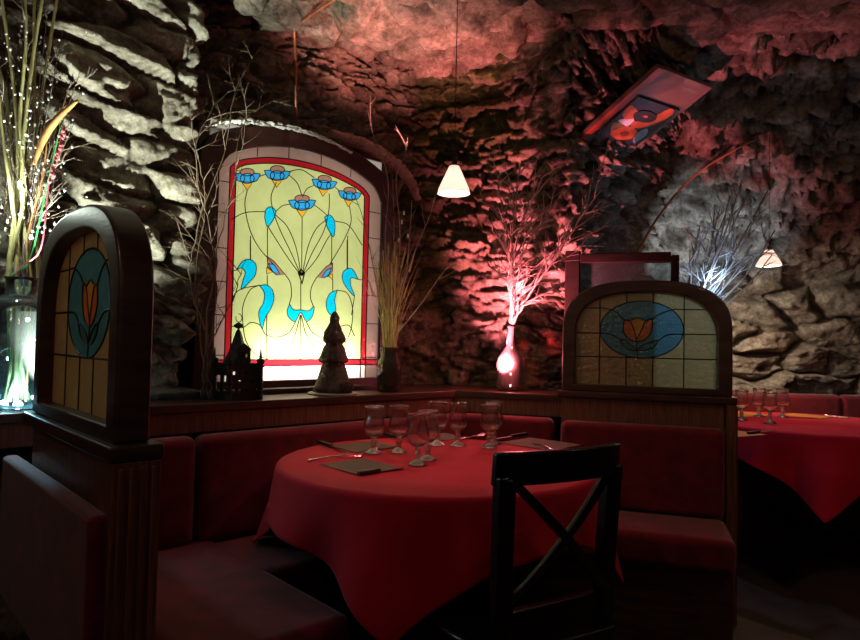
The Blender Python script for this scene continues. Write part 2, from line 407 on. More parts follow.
def smooth_interp(col):
    y = np.interp(us, cum, ctrl[:, col]); fine = np.arange(0, cum[-1], .01); f = np.interp(fine, cum, ctrl[:, col])
    k = 9 if col < 2 else 31; ker = np.hanning(k + 2)[1:-1]; ker /= ker.sum()
    fp = np.concatenate([np.full(k, f[0]), f, np.full(k, f[-1])]); fs = np.convolve(fp, ker, 'same')[k:-k]
    return np.interp(us, fine, fs)
BX, BY, TX, TY, ZS = [smooth_interp(c) for c in range(5)]
vs_low = np.arange(0, .8, .05); vs_hi = np.arange(.8, 1.7, .0095)
phis = np.linspace(0, 1, 150)
nv = len(vs_low) + len(vs_hi) + len(phis) - 1
U = np.repeat(us[:, None], nv, 1)
X = np.zeros((len(us), nv)); Y = X.copy(); Z = X.copy(); V = X.copy()
for i in range(len(us)):
    zs = ZS[i]; lean = math.hypot(TX[i] - BX[i], TY[i] - BY[i])
    zl = np.concatenate([vs_low, np.linspace(.8, zs, len(vs_hi))]); ph = phis[1:] * math.pi / 2
    k = np.concatenate([np.zeros(len(zl)), 1 - np.cos(ph)]); zz = np.concatenate([zl, zs + (ZT - zs) * np.sin(ph)])
    X[i] = BX[i] + (TX[i] - BX[i]) * k; Y[i] = BY[i] + (TY[i] - BY[i]) * k; Z[i] = zz
    V[i] = np.concatenate([[0], np.cumsum(np.sqrt(np.diff(X[i]) ** 2 + np.diff(Y[i]) ** 2 + np.diff(Z[i]) ** 2))])
def gnormals(X, Y, Z):
    P = np.stack([X, Y, Z], -1); du = np.gradient(P, axis=0); dv = np.gradient(P, axis=1); n = np.cross(du, dv)
    return n / np.maximum(np.linalg.norm(n, axis=-1, keepdims=True), 1e-9)
Nn = gnormals(X, Y, Z)   # u runs left->right, v up: du x dv points to the room
if Nn[len(us) // 2, 30, 1] > 0: Nn = -Nn
def sstep(a, b, x): t = np.clip((x - a) / (b - a), 0, 1); return t * t * (3 - 2 * t)
wl = 1 - sstep(cum[4] - .02, cum[4] + .1, U)                 # slab wall on the left
wr = sstep(cum[9], cum[10], U) * (1 - sstep(1.4, 2.3, Z))     # big stones far right
wm = 1 - wl - wr
hl, tl, el = stones(U, V + .10 * np.sin(U * 2.1), .34, .110, 11, .45, 1.3)
hm, tm, em = stones(U, V, .19, .080, 23, .70, 1.3)
hm2, tm2, em2 = stones(U * 1.0, V, .075, .034, 29, .8, 1.2)
hr, tr_, er = stones(U, V, .34, .19, 31, .45, .9)
rough = fbm(U * 14, V * 22, 77, 5, .62); rough2 = fbm(U * 5, V * 6, 88, 4, .6); pits = fbm(U * 34, V * 40, 99, 4, .65)
ridge = 1 - np.abs(4 * fbm(U * 5, V * 13, 131, 4, .6)); ridge2 = 1 - np.abs(4 * fbm(U * 11, V * 24, 151, 4, .6))
H = wl * (.105 * hl) + wm * (.060 * hm + .026 * hm2 * (.3 + hm)) + wr * (.15 * hr)
H = H + .036 * rough + .070 * rough2 * (wm + .35 * wl + .2 * wr) + .014 * pits + (.020 * wm + .012 * wl + .012 * wr) * ridge + .010 * ridge2 - .075
H = H + wl * .020 * fbm(U * 4, V * 45, 5, 4, .6)
vaultw = sstep(1.5, 1.9, Z) * sstep(cum[7], cum[8], U)
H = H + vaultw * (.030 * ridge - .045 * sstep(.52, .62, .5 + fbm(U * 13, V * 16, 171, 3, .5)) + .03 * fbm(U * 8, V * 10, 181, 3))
H = H * sstep(0, .3, cum[-1] - U)
X += Nn[..., 0] * H; Y += Nn[..., 1] * H; Z += Nn[..., 2] * H
tone = wl * (.55 + .45 * tl) + wm * (.45 + .55 * tm) + wr * (.55 + .45 * tr_)
edge = wl * el + wm * em + wr * er
grey = np.array([.60, .55, .46]); brown = np.array([.42, .32, .23]); greenc = np.array([.17, .21, .06]); deep = np.array([.10, .075, .055])
mixb = np.clip(.5 + 2.2 * fbm(U * 2.5, V * 2.5, 200, 3), 0, 1)[..., None] * (.35 + .65 * (wm + wr * .5))[..., None]
C = grey * (1 - mixb) + brown * mixb
greenw = (sstep(.42, .62, .5 + fbm(U * 5, V * 5, 300, 4)) * .75 + .25) * sstep(cum[5] - .1, cum[5] + .15, U) * (1 - sstep(cum[6] - .05, cum[6] + .35, U))  # greenish tint on the stones round the corner
greenw = np.maximum(greenw, (sstep(.40, .58, .5 + fbm(U * 5, V * 5, 310, 4)) * .6 + .35) * sstep(cum[5], cum[5] + .1, U) * (1 - sstep(cum[7] - .1, cum[7] + .25, U)) * sstep(1.95, 2.15, Z))  # tint reaches further along the wall near the ceiling
C = C * (1 - greenw[..., None]) + greenc * greenw[..., None]
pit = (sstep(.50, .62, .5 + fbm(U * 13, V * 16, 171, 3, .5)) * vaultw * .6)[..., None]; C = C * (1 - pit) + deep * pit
C = C * tone[..., None]; ew = np.clip(.35 + edge * 1.5, 0, 1)[..., None]; C = deep * (1 - ew) + C * ew
def grid_mesh(name, X, Y, Z, C, m, smooth=True):
    a, b = X.shape; co = np.stack([X, Y, Z], -1).reshape(-1, 3)
    i = np.arange(a * b).reshape(a, b); q = np.stack([i[:-1, :-1], i[1:, :-1], i[1:, 1:], i[:-1, 1:]], -1).reshape(-1, 4)
    me = bpy.data.meshes.new(name); me.vertices.add(a * b); me.vertices.foreach_set('co', co.ravel())
    me.loops.add(q.size); me.polygons.add(len(q)); me.loops.foreach_set('vertex_index', q.ravel().astype(np.int32))
    me.polygons.foreach_set('loop_start', np.arange(0, q.size, 4, dtype=np.int32)); me.update(calc_edges=True)
    if C is not None:
        at = me.color_attributes.new('stone', 'FLOAT_COLOR', 'POINT')
        at.data.foreach_set('color', np.concatenate([C.reshape(-1, 3), np.ones((a * b, 1))], 1).astype(np.float32).ravel())
    me.polygons.foreach_set('use_smooth', np.ones(len(q), bool)); me.validate()
    return link(name, me, m)
def iu(u): return int(np.searchsorted(us, u))
k1, k2, k3 = iu(cum[4] + .03), iu(cum[6] - .12), iu(cum[9])
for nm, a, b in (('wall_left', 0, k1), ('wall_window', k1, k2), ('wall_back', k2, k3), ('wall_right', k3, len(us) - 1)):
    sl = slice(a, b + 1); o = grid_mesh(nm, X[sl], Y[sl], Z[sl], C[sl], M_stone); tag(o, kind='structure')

# ceiling
def axis(lo, hi, flo, fhi, f, c):
    r = [lo]
    while r[-1] < hi: r.append(r[-1] + (f if flo < r[-1] < fhi else c))
    return np.array(r)
cx = axis(-3.0, 4.8, -1.6, 1.3, .013, .08); cy = axis(-1.6, 4.4, 1.9, 3.9, .013, .08)
XX, YY = np.meshgrid(cx, cy, indexing='ij')
hc, tc_, ec = stones(XX, YY, .26, .17, 41, .5, .6)
ZZ = 2.60 + .10 * np.clip(1.9 - YY, 0, 3) ** .8 * .6 - .10 * hc - .06 * fbm(XX * 9, YY * 9, 42, 5, .62) - .02 * (1 - np.abs(4 * fbm(XX * 7, YY * 7, 47, 4, .6))) - .09 * fbm(XX * 1.8, YY * 1.8, 44, 3)
cmix = np.clip(.5 + 2.5 * fbm(XX * 3, YY * 3, 45, 3), 0, 1)[..., None]
CC = (np.array([.62, .46, .36]) * cmix + np.array([.34, .30, .24]) * (1 - cmix)) * (.6 + .4 * tc_)[..., None]
dd = sstep(.55, .66, .5 + fbm(XX * 8, YY * 8, 46, 4))[..., None] * .6; CC = CC * (1 - dd) + np.array([.10, .08, .04]) * dd
tag(grid_mesh('ceiling', XX, YY, ZZ, CC, M_stone), kind='structure')
fl = MB().box((-3.0, -1.6, -.08), (4.8, 5.0, 0)); tag(fl.build('floor', M_floor), kind='structure')

# ------------------------------------------------------------------ the stained-glass window
OW = .30                                   # depth of the glass plane behind the ledge edge
WP = PA(0, OW)
def w2(px, py):
    p = on_plane(px, py, WP, NA); return ((p - WP).dot(UA), p.z)
c3 = lambda x, y: w2(180 + x / 2.133, 100 + y / 2.133)
c4 = lambda x, y: w2(205 + x / 4.0, 240 + y / 4.0)
WM = frame((WP.x, WP.y, 0), UA, (0, 0, 1), -NA)      # local x = s, y = z, z = towards the room
def arch_poly(x0, x1, zb, zc, za, rc=.05, n=28):
    """outline with straight sides, shallow arch top (corner height zc, apex za), rounded corners"""
    pts = [(x0, zb)]; mid = (x0 + x1) / 2; hw = (x1 - x0) / 2
    for k in range(n + 1):
        a = math.pi * (1 - k / n); xx = mid + hw * math.cos(a); t = abs(math.cos(a))
        zz = zc + (za - zc) * (1 - t ** 2.2) - rc * max(0, (t - .86) / .14) ** 2
        pts.append((xx, zz))
    pts.append((x1, zb)); return pts
pL, pR = w2(212.5, 372)[0], w2(376.5, 372)[0]
zb = w2(260, 380)[1] - .004; zcL = w2(216, 160)[1]; zcR = w2(374, 190)[1]; zap = w2(285, 146)[1]; zcor = (zcL + zcR) / 2
rL, rR = w2(225, 330)[0], w2(366, 330)[0]; tL, tR = w2(231, 330)[0], w2(361, 330)[0]
zc_r = (w2(228, 166)[1] + w2(365, 188)[1]) / 2; za_r = w2(288, 158)[1]
zc_t = zc_r - .012; za_t = za_r - .026
zr1, zr0 = w2(300, 359.5)[1], w2(300, 365.5)[1]
P_pink = arch_poly(pL, pR, zb, zcor, zap, .05); P_red = arch_poly(rL, rR, zb, zc_r, za_r, .02); P_field = arch_poly(tL, tR, zb, zc_t, za_t, .012)
def inpoly(x, y, poly):
    poly = [(p[0], p[1]) for p in poly]; ins = np.zeros(x.shape, bool); j = len(poly) - 1
    for i in range(len(poly)):
        xi, yi = poly[i]; xj, yj = poly[j]
        if yi != yj: ins ^= ((yi > y) != (yj > y)) & (x < (xj - xi) * (y - yi) / (yj - yi) + xi)
        j = i
    return ins
G = {k: art_glass('stained_' + k, c, tr, .05, .2, 50) for k, c, tr in (
    ('field', (.50, .56, .235), .92), ('blue', (.03, .36, .78), .92), ('cyan', (.0, .50, .80), .92), ('pink', (.30, .185, .155), .92),
    ('red', (.34, .010, .016), .92), ('amber', (.72, .38, .03), .92), ('mauve', (.36, .18, .14), .92), ('white', (.80, .72, .66), .92))}
GK = list(G)
cs = .0034
gx = np.arange(pL, pR, cs); gz = np.arange(zb, zap + .005, cs); CXg, CZg = np.meshgrid(gx + cs / 2, gz + cs / 2, indexing='ij')
idx = np.full(CXg.shape, -1)
idx[inpoly(CXg, CZg, P_pink)] = GK.index('pink'); idx[inpoly(CXg, CZg, P_red)] = GK.index('red'); fld = inpoly(CXg, CZg, P_field); idx[fld] = GK.index('field')
low = (CZg < zr0) & (idx >= 0); idx[low & (CXg > rL) & (CXg < rR)] = GK.index('white')
idx[(CZg >= zr0) & (CZg < zr1) & (idx >= 0)] = GK.index('red')
LEADS = []   # polylines in the window plane
def piece(pts, key, smooth=True, lead=True):
    q = [(p.x, p.y) for p in cat(list(pts) + [pts[0]], 5)] if smooth else list(pts) + [pts[0]]
    m = inpoly(CXg, CZg, q) & fld; idx[m] = GK.index(key)
    if lead: LEADS.append((q, .0021))
def ell(cx, cy, rx, ry, n=14, conv=c3, rot=0): return [conv(cx + rx * math.cos(a) * math.cos(rot) - ry * math.sin(a) * math.sin(rot), cy + rx * math.cos(a) * math.sin(rot) + ry * math.sin(a) * math.cos(rot)) for a in [2 * math.pi * k / n for k in range(n)]]
def flower(x, y, w, rot=0):
    c, s = math.cos(rot), math.sin(rot); T = lambda dx, dy: (x + dx * w * c - dy * w * s, y + dx * w * s + dy * w * c)
    def E(dx, dy, rx, ry, key): ex, ey = T(dx, dy); piece(ell(ex, ey, rx * w, ry * w, rot=rot), key)
    piece([c3(*T(-.24, .2)), c3(*T(.24, .2)), c3(*T(.0, .56))], 'amber', False)
    E(0, -.22, .30, .16, 'mauve')
    piece([c3(*T(-.56, -.14)), c3(*T(-.3, -.16)), c3(*T(-.12, .02)), c3(*T(-.2, .2)), c3(*T(-.42, .12))], 'blue')
    piece([c3(*T(.56, -.14)), c3(*T(.3, -.16)), c3(*T(.12, .02)), c3(*T(.2, .2)), c3(*T(.42, .12))], 'blue')
    E(0, .05, .30, .21, 'blue')
for x, y, w_, r_ in ((143, 165, 50, 0), (207, 159, 50, .05), (307, 179, 48, .12), (361, 203, 44, .12), (260, 222, 52, 0)): flower(x, y, w_, r_)
piece([c3(*p) for p in ((180, 250), (183, 234), (194, 228), (204, 238), (198, 256), (186, 270))], 'cyan')
piece([c3(*p) for p in ((308, 250), (318, 245), (328, 256), (330, 275), (326, 292), (314, 272))], 'cyan')
for pts, key in ((((248, 65), (275, 85), (320, 138), (285, 140), (250, 108)), 'mauve'), (((252, 95), (275, 98), (298, 135), (272, 130)), 'blue'), (((247, 108), (270, 128), (245, 136)), 'amber'),
                 (((510, 92), (485, 105), (445, 150), (478, 151), (510, 125)), 'mauve'), (((505, 112), (485, 120), (468, 148), (492, 146)), 'blue'), (((492, 142), (510, 134), (510, 160)), 'amber')):
    piece([c4(*p) for p in pts], key, False)
for pts in (((337, 255), (328, 285), (335, 310), (360, 325), (382, 290), (405, 325), (428, 305), (435, 265), (415, 283), (382, 280), (352, 278)),
            ((218, 182), (245, 180), (268, 200), (275, 235), (262, 275), (240, 310), (228, 355), (217, 320), (215, 285), (233, 250), (236, 212)),
            ((125, 120), (150, 85), (180, 78), (203, 100), (200, 140), (175, 170), (145, 198), (150, 165), (160, 130), (145, 112)),
            ((528, 200), (500, 213), (485, 245), (488, 280), (508, 302), (522, 280), (518, 240)),
            ((612, 158), (590, 118), (565, 116), (548, 140), (558, 180), (597, 225), (582, 182), (583, 152))):
    piece([c4(*p) for p in pts], 'cyan')
def lead(pts, conv, r=.0021): LEADS.append(([(p.x, p.y) for p in cat([conv(*p) for p in pts], 6)], r))
for pts in (((258, 375), (232, 340), (206, 300), (186, 268)), ((258, 375), (236, 325), (212, 275), (198, 235), (194, 205), (205, 176)), ((258, 375), (247, 315), (228, 270), (204, 246)),
            ((259, 375), (260, 250)), ((260, 375), (272, 315), (290, 275), (312, 255)), ((260, 375), (282, 325), (306, 280), (317, 235), (318, 200)), ((260, 375), (290, 340), (312, 300), (323, 285)),
            ((143, 192), (138, 225), (148, 275), (168, 315), (200, 352)), ((361, 226), (364, 262), (346, 305), (318, 352)),
            ((110, 254), (140, 240), (182, 238)), ((204, 238), (218, 226), (236, 222)), ((286, 224), (302, 236), (315, 248)), ((330, 258), (360, 268), (388, 310)),
            ((150, 290), (150, 342)), ((186, 272), (186, 345)), ((323, 290), (323, 352)), ((357, 290), (357, 362)), ((170, 163), (183, 158)), ((232, 160), (250, 178), (260, 205)),
            ((285, 182), (270, 190), (261, 207)), ((230, 153), (258, 149), (286, 166)), ((330, 186), (340, 194)), ((118, 150), (128, 152))): lead(pts, c3)
for pts in (((320, 138), (340, 170), (345, 220), (336, 258)), ((445, 150), (425, 190), (421, 230), (432, 264)), ((228, 355), (245, 380), (290, 388), (335, 370), (362, 326)), ((404, 326), (430, 370), (480, 390), (540, 372)),
            ((218, 180), (180, 200), (152, 260), (150, 320), (162, 400), (200, 455), (250, 476)), ((280, 474), (320, 450), (355, 390), (381, 300)), ((384, 300), (405, 380), (450, 440), (500, 474)),
            ((105, 300), (112, 230), (145, 196), (218, 181)), ((106, 345), (150, 350), (182, 330), (215, 338), (228, 355)), ((528, 200), (570, 215), (590, 280), (582, 360), (556, 420)), ((540, 345), (575, 342), (598, 385)),
            ((248, 140), (248, 180)), ((246, 300), (246, 476)), ((382, 165), (382, 280)), ((382, 300), (382, 476)), ((180, 0), (180, 78)), ((567, 0), (567, 116)), ((597, 225), (585, 300)), ((510, 158), (510, 205)), ((125, 120), (105, 124)), ((612, 158), (625, 160))): lead(pts, c4)
LEADS.append(([c3(252, 368), c3(258, 362), c3(265, 368), c3(260, 392), c3(252, 368)], .004))
def offs_lead(P, r): LEADS.append(([(p[0], p[1]) for p in P], r))
offs_lead(P_red, .0028); offs_lead(P_field, .0028)
LEADS += [([(pL, zr1), (pR, zr1)], .0028), ([(pL, zr0), (pR, zr0)], .0028)]
for f in (.42, .72): LEADS.append(([(rL + (rR - rL) * f, zb), (rL + (rR - rL) * f, zr0)], .0021))
for f in (.12, .3, .45, .6, .76, .9):
    z = zb + (zcor - zb) * f; LEADS += [([(pL, z), (rL, z)], .0021), ([(rR, z - .01), (pR, z - .01)], .0021)]
for f in (.2, .38, .58, .78):
    x = pL + (pR - pL) * f; t = abs(2 * f - 1); LEADS.append(([(x, zc_r + (za_r - zc_r) * (1 - t ** 2.2)), (x, zcor + (zap - zcor) * (1 - t ** 2.2))], .0021))
win = thing('window_1', None, None, WP); win.pop('label', None) if 'label' in win else None; tag(win, kind='structure')
bpy.context.view_layer.update()
WIm = Matrix.Translation(-WP)
def in_win(M): return WIm @ M
bm = bmesh.new(); vid = {}
def gv(i, j):
    if (i, j) not in vid: vid[(i, j)] = bm.verts.new(in_win(WM) @ Vector((pL + i * cs, zb + j * cs, 0)))
    return vid[(i, j)]
for i in range(idx.shape[0]):
    for j in range(idx.shape[1]):
        if idx[i, j] >= 0:
            f = bm.faces.new((gv(i, j), gv(i + 1, j), gv(i + 1, j + 1), gv(i, j + 1))); f.material_index = int(idx[i, j])
me = bpy.data.meshes.new('stained_glass_pane'); bm.to_mesh(me); bm.free()
pane = link('stained_glass_pane', me, list(G.values()), win)
pane.modifiers.new('thick', 'SOLIDIFY').thickness = .003
pane.modifiers.clear()
mb = MB(); MW = in_win(WM)
for pts, r in LEADS: mb.tube([MW @ Vector((p[0], p[1], .002)) for p in pts], r, 5)
mb.build('lead_came', M_lead, pane)
# wooden frame around the glass, deep reveal
fo = arch_poly(pL - .085, pR + .07, zb - .035, zcor + .065, zap + .085, .05); fi = arch_poly(pL - .002, pR + .002, zb + .002, zcor + .001, zap + .001, .05)
mb = MB(); mb.ring(fo, fi, -.03, .016, MW); mb.build('frame', M_wframe, win, bevel=.006)
mb = MB(); mb.box((pL - .06, zb - .05, -.03), (pR + .06, zb - .028, .075), MW); mb.build('sill', M_wframe, win, bevel=.004)
# added unseen box stops light leaking; strip lamp low down, softer panel above
wc = (pL + pR) / 2
lb = MB(); d0, d1 = -.032, -.135
x0, x1, z0, z1 = pL - .03, pR + .03, zb - .03, zap + .05
for lo, hi in (((x0, z0, d1), (x1, z1, d1 + .004)), ((x0, z0, d1), (x0 + .004, z1, d0)), ((x1 - .004, z0, d1), (x1, z1, d0)), ((x0, z0, d1), (x1, z0 + .004, d0)), ((x0, z1 - .004, d1), (x1, z1, d0))): lb.box(lo, hi, MW)
lb.build('backlight_shield', mat('white_enamel', (.8, .8, .78), None, .6, 0, 5), win)
pc = WM @ Vector((wc, (zb + zap) / 2 + .02, -.125)); light('AREA', 'window_panel_lamp', pc, 4.0, (1, .97, .86), .5, pc - NA, sx=pR - pL, sy=zap - zb)
pc = WM @ Vector((wc + .02, zb + .10, -.085)); light('AREA', 'window_strip_lamp', pc, 3.6, (1, .98, .92), .5, pc - NA, sx=.46, sy=.05)
# rough pale plaster on top of the frame and the stone arch band over the niche
def rough_band(name, pts, r0, r1, seed, m, n=10, squash=.7, j0=.78, j1=1.12):
    rs = random.Random(seed); mb = MB(); rings = []
    P = cat(pts, 14)
    for i, p in enumerate(P):
        d = (P[min(i + 1, len(P) - 1)] - P[max(i - 1, 0)]).normalized(); x = d.cross(Vector((0, 0, 1))).normalized(); y = x.cross(d)
        rr = r0 + (r1 - r0) * i / len(P)
        e = math.sin(math.pi * min(1, max(.06, i / (len(P) - 1)) if i < len(P) / 2 else max(.06, 1 - i / (len(P) - 1)))) ** .3
        rings.append([mb.bm.verts.new(p + (x * math.cos(2 * math.pi * k / n) + y * squash * math.sin(2 * math.pi * k / n)) * rr * e * rs.uniform(j0, j1)) for k in range(n)])
    for a, b in zip(rings, rings[1:]):
        for k in range(n): mb.bm.faces.new((a[k], a[(k + 1) % n], b[(k + 1) % n], b[k]))
    mb.bm.faces.new(rings[0]); mb.bm.faces.new(rings[-1])
    o = mb.build(name, m, None, smooth=False); tag(o, kind='structure'); return o
at_w = lambda px, py, off: on_plane(px, py, PA(0, off), NA)
rough_band('trim_1', [at_w(x, y, .24) for x, y in ((203, 128), (232, 121), (262, 123), (300, 130), (330, 141), (352, 153))], .017, .010, 3, M_plaster, j0=.25, j1=1.5)
rough_band('trim_2', [at_w(x, y, .36) for x, y in ((330, 133), (358, 142), (386, 157), (408, 178), (418, 200))], .045, .036, 4, mat('reddish_plaster', (.42, .26, .20), (.25, .15, .12), .9, 0, 14, None, 1, 40))

# ------------------------------------------------------------------ ledge round the booth
def strip(mb, pts_in, pts_out, z0, z1):
    n = len(pts_in); a = [[mb.bm.verts.new(Vector((p.x, p.y, z))) for p in q] for q in (pts_in, pts_out) for z in (z0, z1)]
    for i in range(n - 1):
        for u_, v_ in ((0, 1), (1, 3), (3, 2), (2, 0)): mb.bm.faces.new((a[u_][i], a[u_][i + 1], a[v_][i + 1], a[v_][i]))
    for i in (0, n - 1): mb.bm.faces.new((a[0][i], a[1][i], a[3][i], a[2][i]))
def path(off, s0=-2.4, t1=.02): return [PA(s0, off), corner(off, off), PB(t1, off)]
ledge = thing('wooden_ledge', 'long wooden ledge running under the stained glass window round the booth corner', 'ledge', (0, 0, 0))
mb = MB(); strip(mb, path(0), path(.55), .87, .90); mb.build('shelf_board', M_wood, ledge, bevel=.003)
mb = MB(); strip(mb, path(.012), path(.035), .80, .87); mb.build('fascia', M_woodv, ledge)

# ------------------------------------------------------------------ partitions with tulip glass
PL, PH = .80, .49
NP1 = Vector((-.562, 1.245, 0)); DP1 = (Vector((-1.15, 1.88, 0)) - NP1).normalized()
def bread(x0, x1, y0, ys, yt, n=40, ex=2.7):
    pts = [(x1, y0)]; m = (x0 + x1) / 2; hw = (x1 - x0) / 2
    for k in range(n + 1):
        a = math.pi * k / n; c, s = math.cos(a), math.sin(a)
        pts.append((m + hw * math.copysign(abs(c) ** (2 / ex), c), ys + (yt - ys) * abs(s) ** (2 / ex)))
    pts.append((x0, y0)); return pts
TG = {k: art_glass('tulip_' + k, c, .60, .20, .6, 55, .2) for k, c in (('ochre', (.50, .46, .19)), ('teal', (.07, .34, .42)), ('orange', (.70, .22, .04)), ('leaf', (.05, .22, .22)), ('yellow', (.75, .42, .05)))}
TGK = list(TG)
def partition(name, label, P, D, post_dir, length, post_w, flip=False):
    """P: near end at the floor, D: unit direction to the far end. local x along D"""
    root = thing(name, label, 'partition', P)
    side = Vector((-D.y, D.x, 0)); M = frame((0, 0, 0), D, (0, 0, 1)); M = Matrix(((D.x, 0, side.x, 0), (D.y, 0, side.y, 0), (0, 1, 0, 0), (0, 0, 0, 1)))
    b0 = .925; mb = MB()
    out = bread(0, length, b0, b0 + .26, b0 + PH); inn = bread(.058, length - .058, b0 + .03, b0 + .235, b0 + PH - .052)
    mb.ring(out, inn, -.033, .033, M); mb.build('arched_frame', M_frame, root, bevel=.008, seg=3)
    # glass cells
    gx0, gx1, gy0, gy1 = .05, length - .05, b0 + .022, b0 + PH - .045; W = gx1 - gx0; Hh = gy1 - gy0; c = .0045
    nx, ny = int(W / c), int(Hh / c); q = np.arange(nx) * c + gx0; r = np.arange(ny) * c + gy0; QX, QY = np.meshgrid(q + c / 2, r + c / 2, indexing='ij')
    FX = (lambda f: gx0 + W * (1 - f)) if flip else (lambda f: gx0 + W * f)
    FY = lambda f: gy0 + Hh * f
    ins = inpoly(QX, QY, bread(.05, length - .05, gy0, b0 + .235, b0 + PH - .045)); ix = np.where(ins, 0, -1); LD = []
    def pc_(pts, key, sm=True):
        pts = [(FX(a), FY(b)) for a, b in pts]; qq = [(p.x, p.y) for p in cat(pts + [pts[0]], 6)] if sm else pts + [pts[0]]
        ix[inpoly(QX, QY, qq) & ins] = TGK.index(key); LD.append(qq)
    oc, orx, ory = (.478, .602), .290, .295
    pc_([(oc[0] + orx * math.cos(2 * math.pi * k / 20), oc[1] + ory * math.sin(2 * math.pi * k / 20)) for k in range(20)], 'teal')
    pc_([(.36, .70), (.352, .60), (.38, .52), (.445, .475), (.515, .51), (.55, .60), (.555, .71), (.51, .695), (.455, .725), (.40, .695)], 'yellow')
    pc_([(.36, .70), (.352, .60), (.38, .52), (.445, .475), (.43, .58), (.40, .69)], 'orange')
    pc_([(.555, .71), (.55, .60), (.515, .51), (.445, .475), (.475, .58), (.51, .69)], 'orange')
    pc_([(.33, .495), (.36, .49), (.42, .44), (.445, .385), (.40, .39), (.35, .435)], 'leaf')
    pc_([(.60, .495), (.56, .485), (.49, .44), (.455, .385), (.52, .395), (.57, .43)], 'leaf')
    for pts in (((.445, .475), (.45, .40), (.455, .31)), ((.19, .56), (.26, .55), (.33, .495)), ((.60, .495), (.66, .55), (.76, .56)), ((.76, .56), (1.0, .56)), ((0, .56), (.19, .56)),
                ((.55, .70), (.60, .76), (.70, .81), (.77, .81)), ((.77, .81), (1, .81)), ((.36, .70), (.31, .77), (.22, .82), (0, .82)), ((0, .31), (.33, .31)), ((.62, .31), (1, .31)), ((.33, .31), (.62, .31)),
                ((.185, 0), (.185, .92)), ((.375, 0), (.375, .33)), ((.375, .87), (.375, 1)), ((.56, 0), (.56, .33)), ((.56, .87), (.56, 1)), ((.77, 0), (.77, .98))):
        LD.append([(p.x, p.y) for p in cat([(FX(a), FY(b)) for a, b in pts], 6)])
    bm = bmesh.new(); vd = {}
    def g_(i, j):
        if (i, j) not in vd: vd[(i, j)] = bm.verts.new(M @ Vector((gx0 + i * c, gy0 + j * c, 0)))
        return vd[(i, j)]
    for i in range(nx):
        for j in range(ny):
            if ix[i, j] >= 0: f = bm.faces.new((g_(i, j), g_(i + 1, j), g_(i + 1, j + 1), g_(i, j + 1))); f.material_index = int(ix[i, j])
    me = bpy.data.meshes.new('tulip_glass'); bm.to_mesh(me); bm.free(); tgo = link('tulip_glass', me, list(TG.values()), root)
    mb = MB()
    hw = length / 2
    for pts in LD:
        pts = [p for p in pts if inpoly(np.array([p[0]]), np.array([p[1]]), out)[0]]
        if len(pts) > 1: mb.tube([M @ Vector((p[0], p[1], 0)) for p in pts], .0026, 6)
    mb.build('lead_came', M_lead, tgo)
    mb = MB(); mb.box((-post_w * .35 - .002, .895, -.05), (length + .02, .925, .05), M); mb.build('cap_rail', M_wood, root, bevel=.005)
    mb = MB(); mb.box((.03, .12, -.028), (length, .895, .028), M); mb.build('panel', M_woodv, root)
    mb = MB(); mb.box((-post_w * .35, 0, -.045), (post_w * .65, .895, .045), M)
    for k in (-.03, -.01, .01, .03): mb.box((-post_w * .35 - .006, .0, k - .005), (-post_w * .35, .885, k + .005), M)
    mb.build('end_post', M_woodv, root, bevel=.004)
    return root
p1 = partition('booth_partition', 'wooden booth partition at the left with arched tulip stained glass, nearest the camera', NP1, DP1, None, .665, .09)
p2 = partition('booth_partition', 'wooden booth partition with arched blue-oval tulip glass beyond the right end of the table', PB(.705, .0), -UB, None, .70, .04, flip=True)

# screen frame behind the right partition
scr = thing('glazed_screen', 'square-topped dark wooden screen frame with clear glass behind the right tulip partition', 'screen', PB(.02, .20))
L0 = 1.52
_M = Matrix(((UB.x, 0, NB.x, 0), (UB.y, 0, NB.y, 0), (0, 1, 0, 0), (0, 0, 0, 1)))
mb = MB(); mb.box((-.03, 0, -.03), (.04, L0 + .06, .03), _M).box((.45, 0, -.03), (.485, L0 + .03, .03), _M).box((.04, L0, -.03), (.45, L0 + .045, .03), _M).box((.04, .9, -.03), (.45, .94, .03), _M); mb.build('frame', mat('screen_wood', (.022, .012, .010), (.014, .008, .007), .8, 0, 8, (1, 1, 4), .1, 30, spec=.12), scr, bevel=.005)
mb = MB(); mb.box((.04, .94, -.003), (.45, L0, .003), _M); mb.build('glass', G_clear, scr)

# ------------------------------------------------------------------ upholstered benches
def bench(name, label, P, D, S, length, depth=.46, backs=1, base=True, zb_=.80, seat=True, bt=.085, b0=0.0):
    """P back-left corner at floor, D along the bench, S towards the sitter"""
    root = thing(name, label, 'bench', P); M = Matrix(((D.x, S.x, 0, 0), (D.y, S.y, 0, 0), (0, 0, 1, 0), (0, 0, 0, 1)))
    def cushion(lo, hi, nm, bev=.03):
        mb = MB().box(lo, hi, M); return mb.build(nm, M_red, root, bevel=bev, seg=4)
    l = (length - b0) / backs
    for k in range(backs): cushion((b0 + k * l + .003, .0, .44), (b0 + (k + 1) * l - .003, bt, zb_), 'back_cushion', .03 if bt > .06 else .012)
    if seat:
        cushion((.002, .09, .33), (length - .002, depth, .45), 'seat_cushion')
        mb = MB().box((.01, .02, .02), (length - .01, depth - .05, .33), M); mb.build('bench_base', M_wood, root)
    return root
cA = corner(0, 0); lenA = (cA - PA(-.02, 0)).dot(UA)
bA = bench('upholstered_bench', 'dark red upholstered bench under the stained glass window', PA(.055, -.004), UA, -NA, lenA - .075, .46, 1)
bE = bench('bench_back', 'short brighter red upholstered back pad between the left partition post and the long window bench', PA(-.12, -.004), UA, -NA, .17, .46, 1, seat=False)
bB = bench('upholstered_bench', 'dark red upholstered bench under the pink lit bottle at the back wall', cA + UB * .03 - NB * .004, UB, -NB, (PB(0) - cA).length - .05, .46, 1)
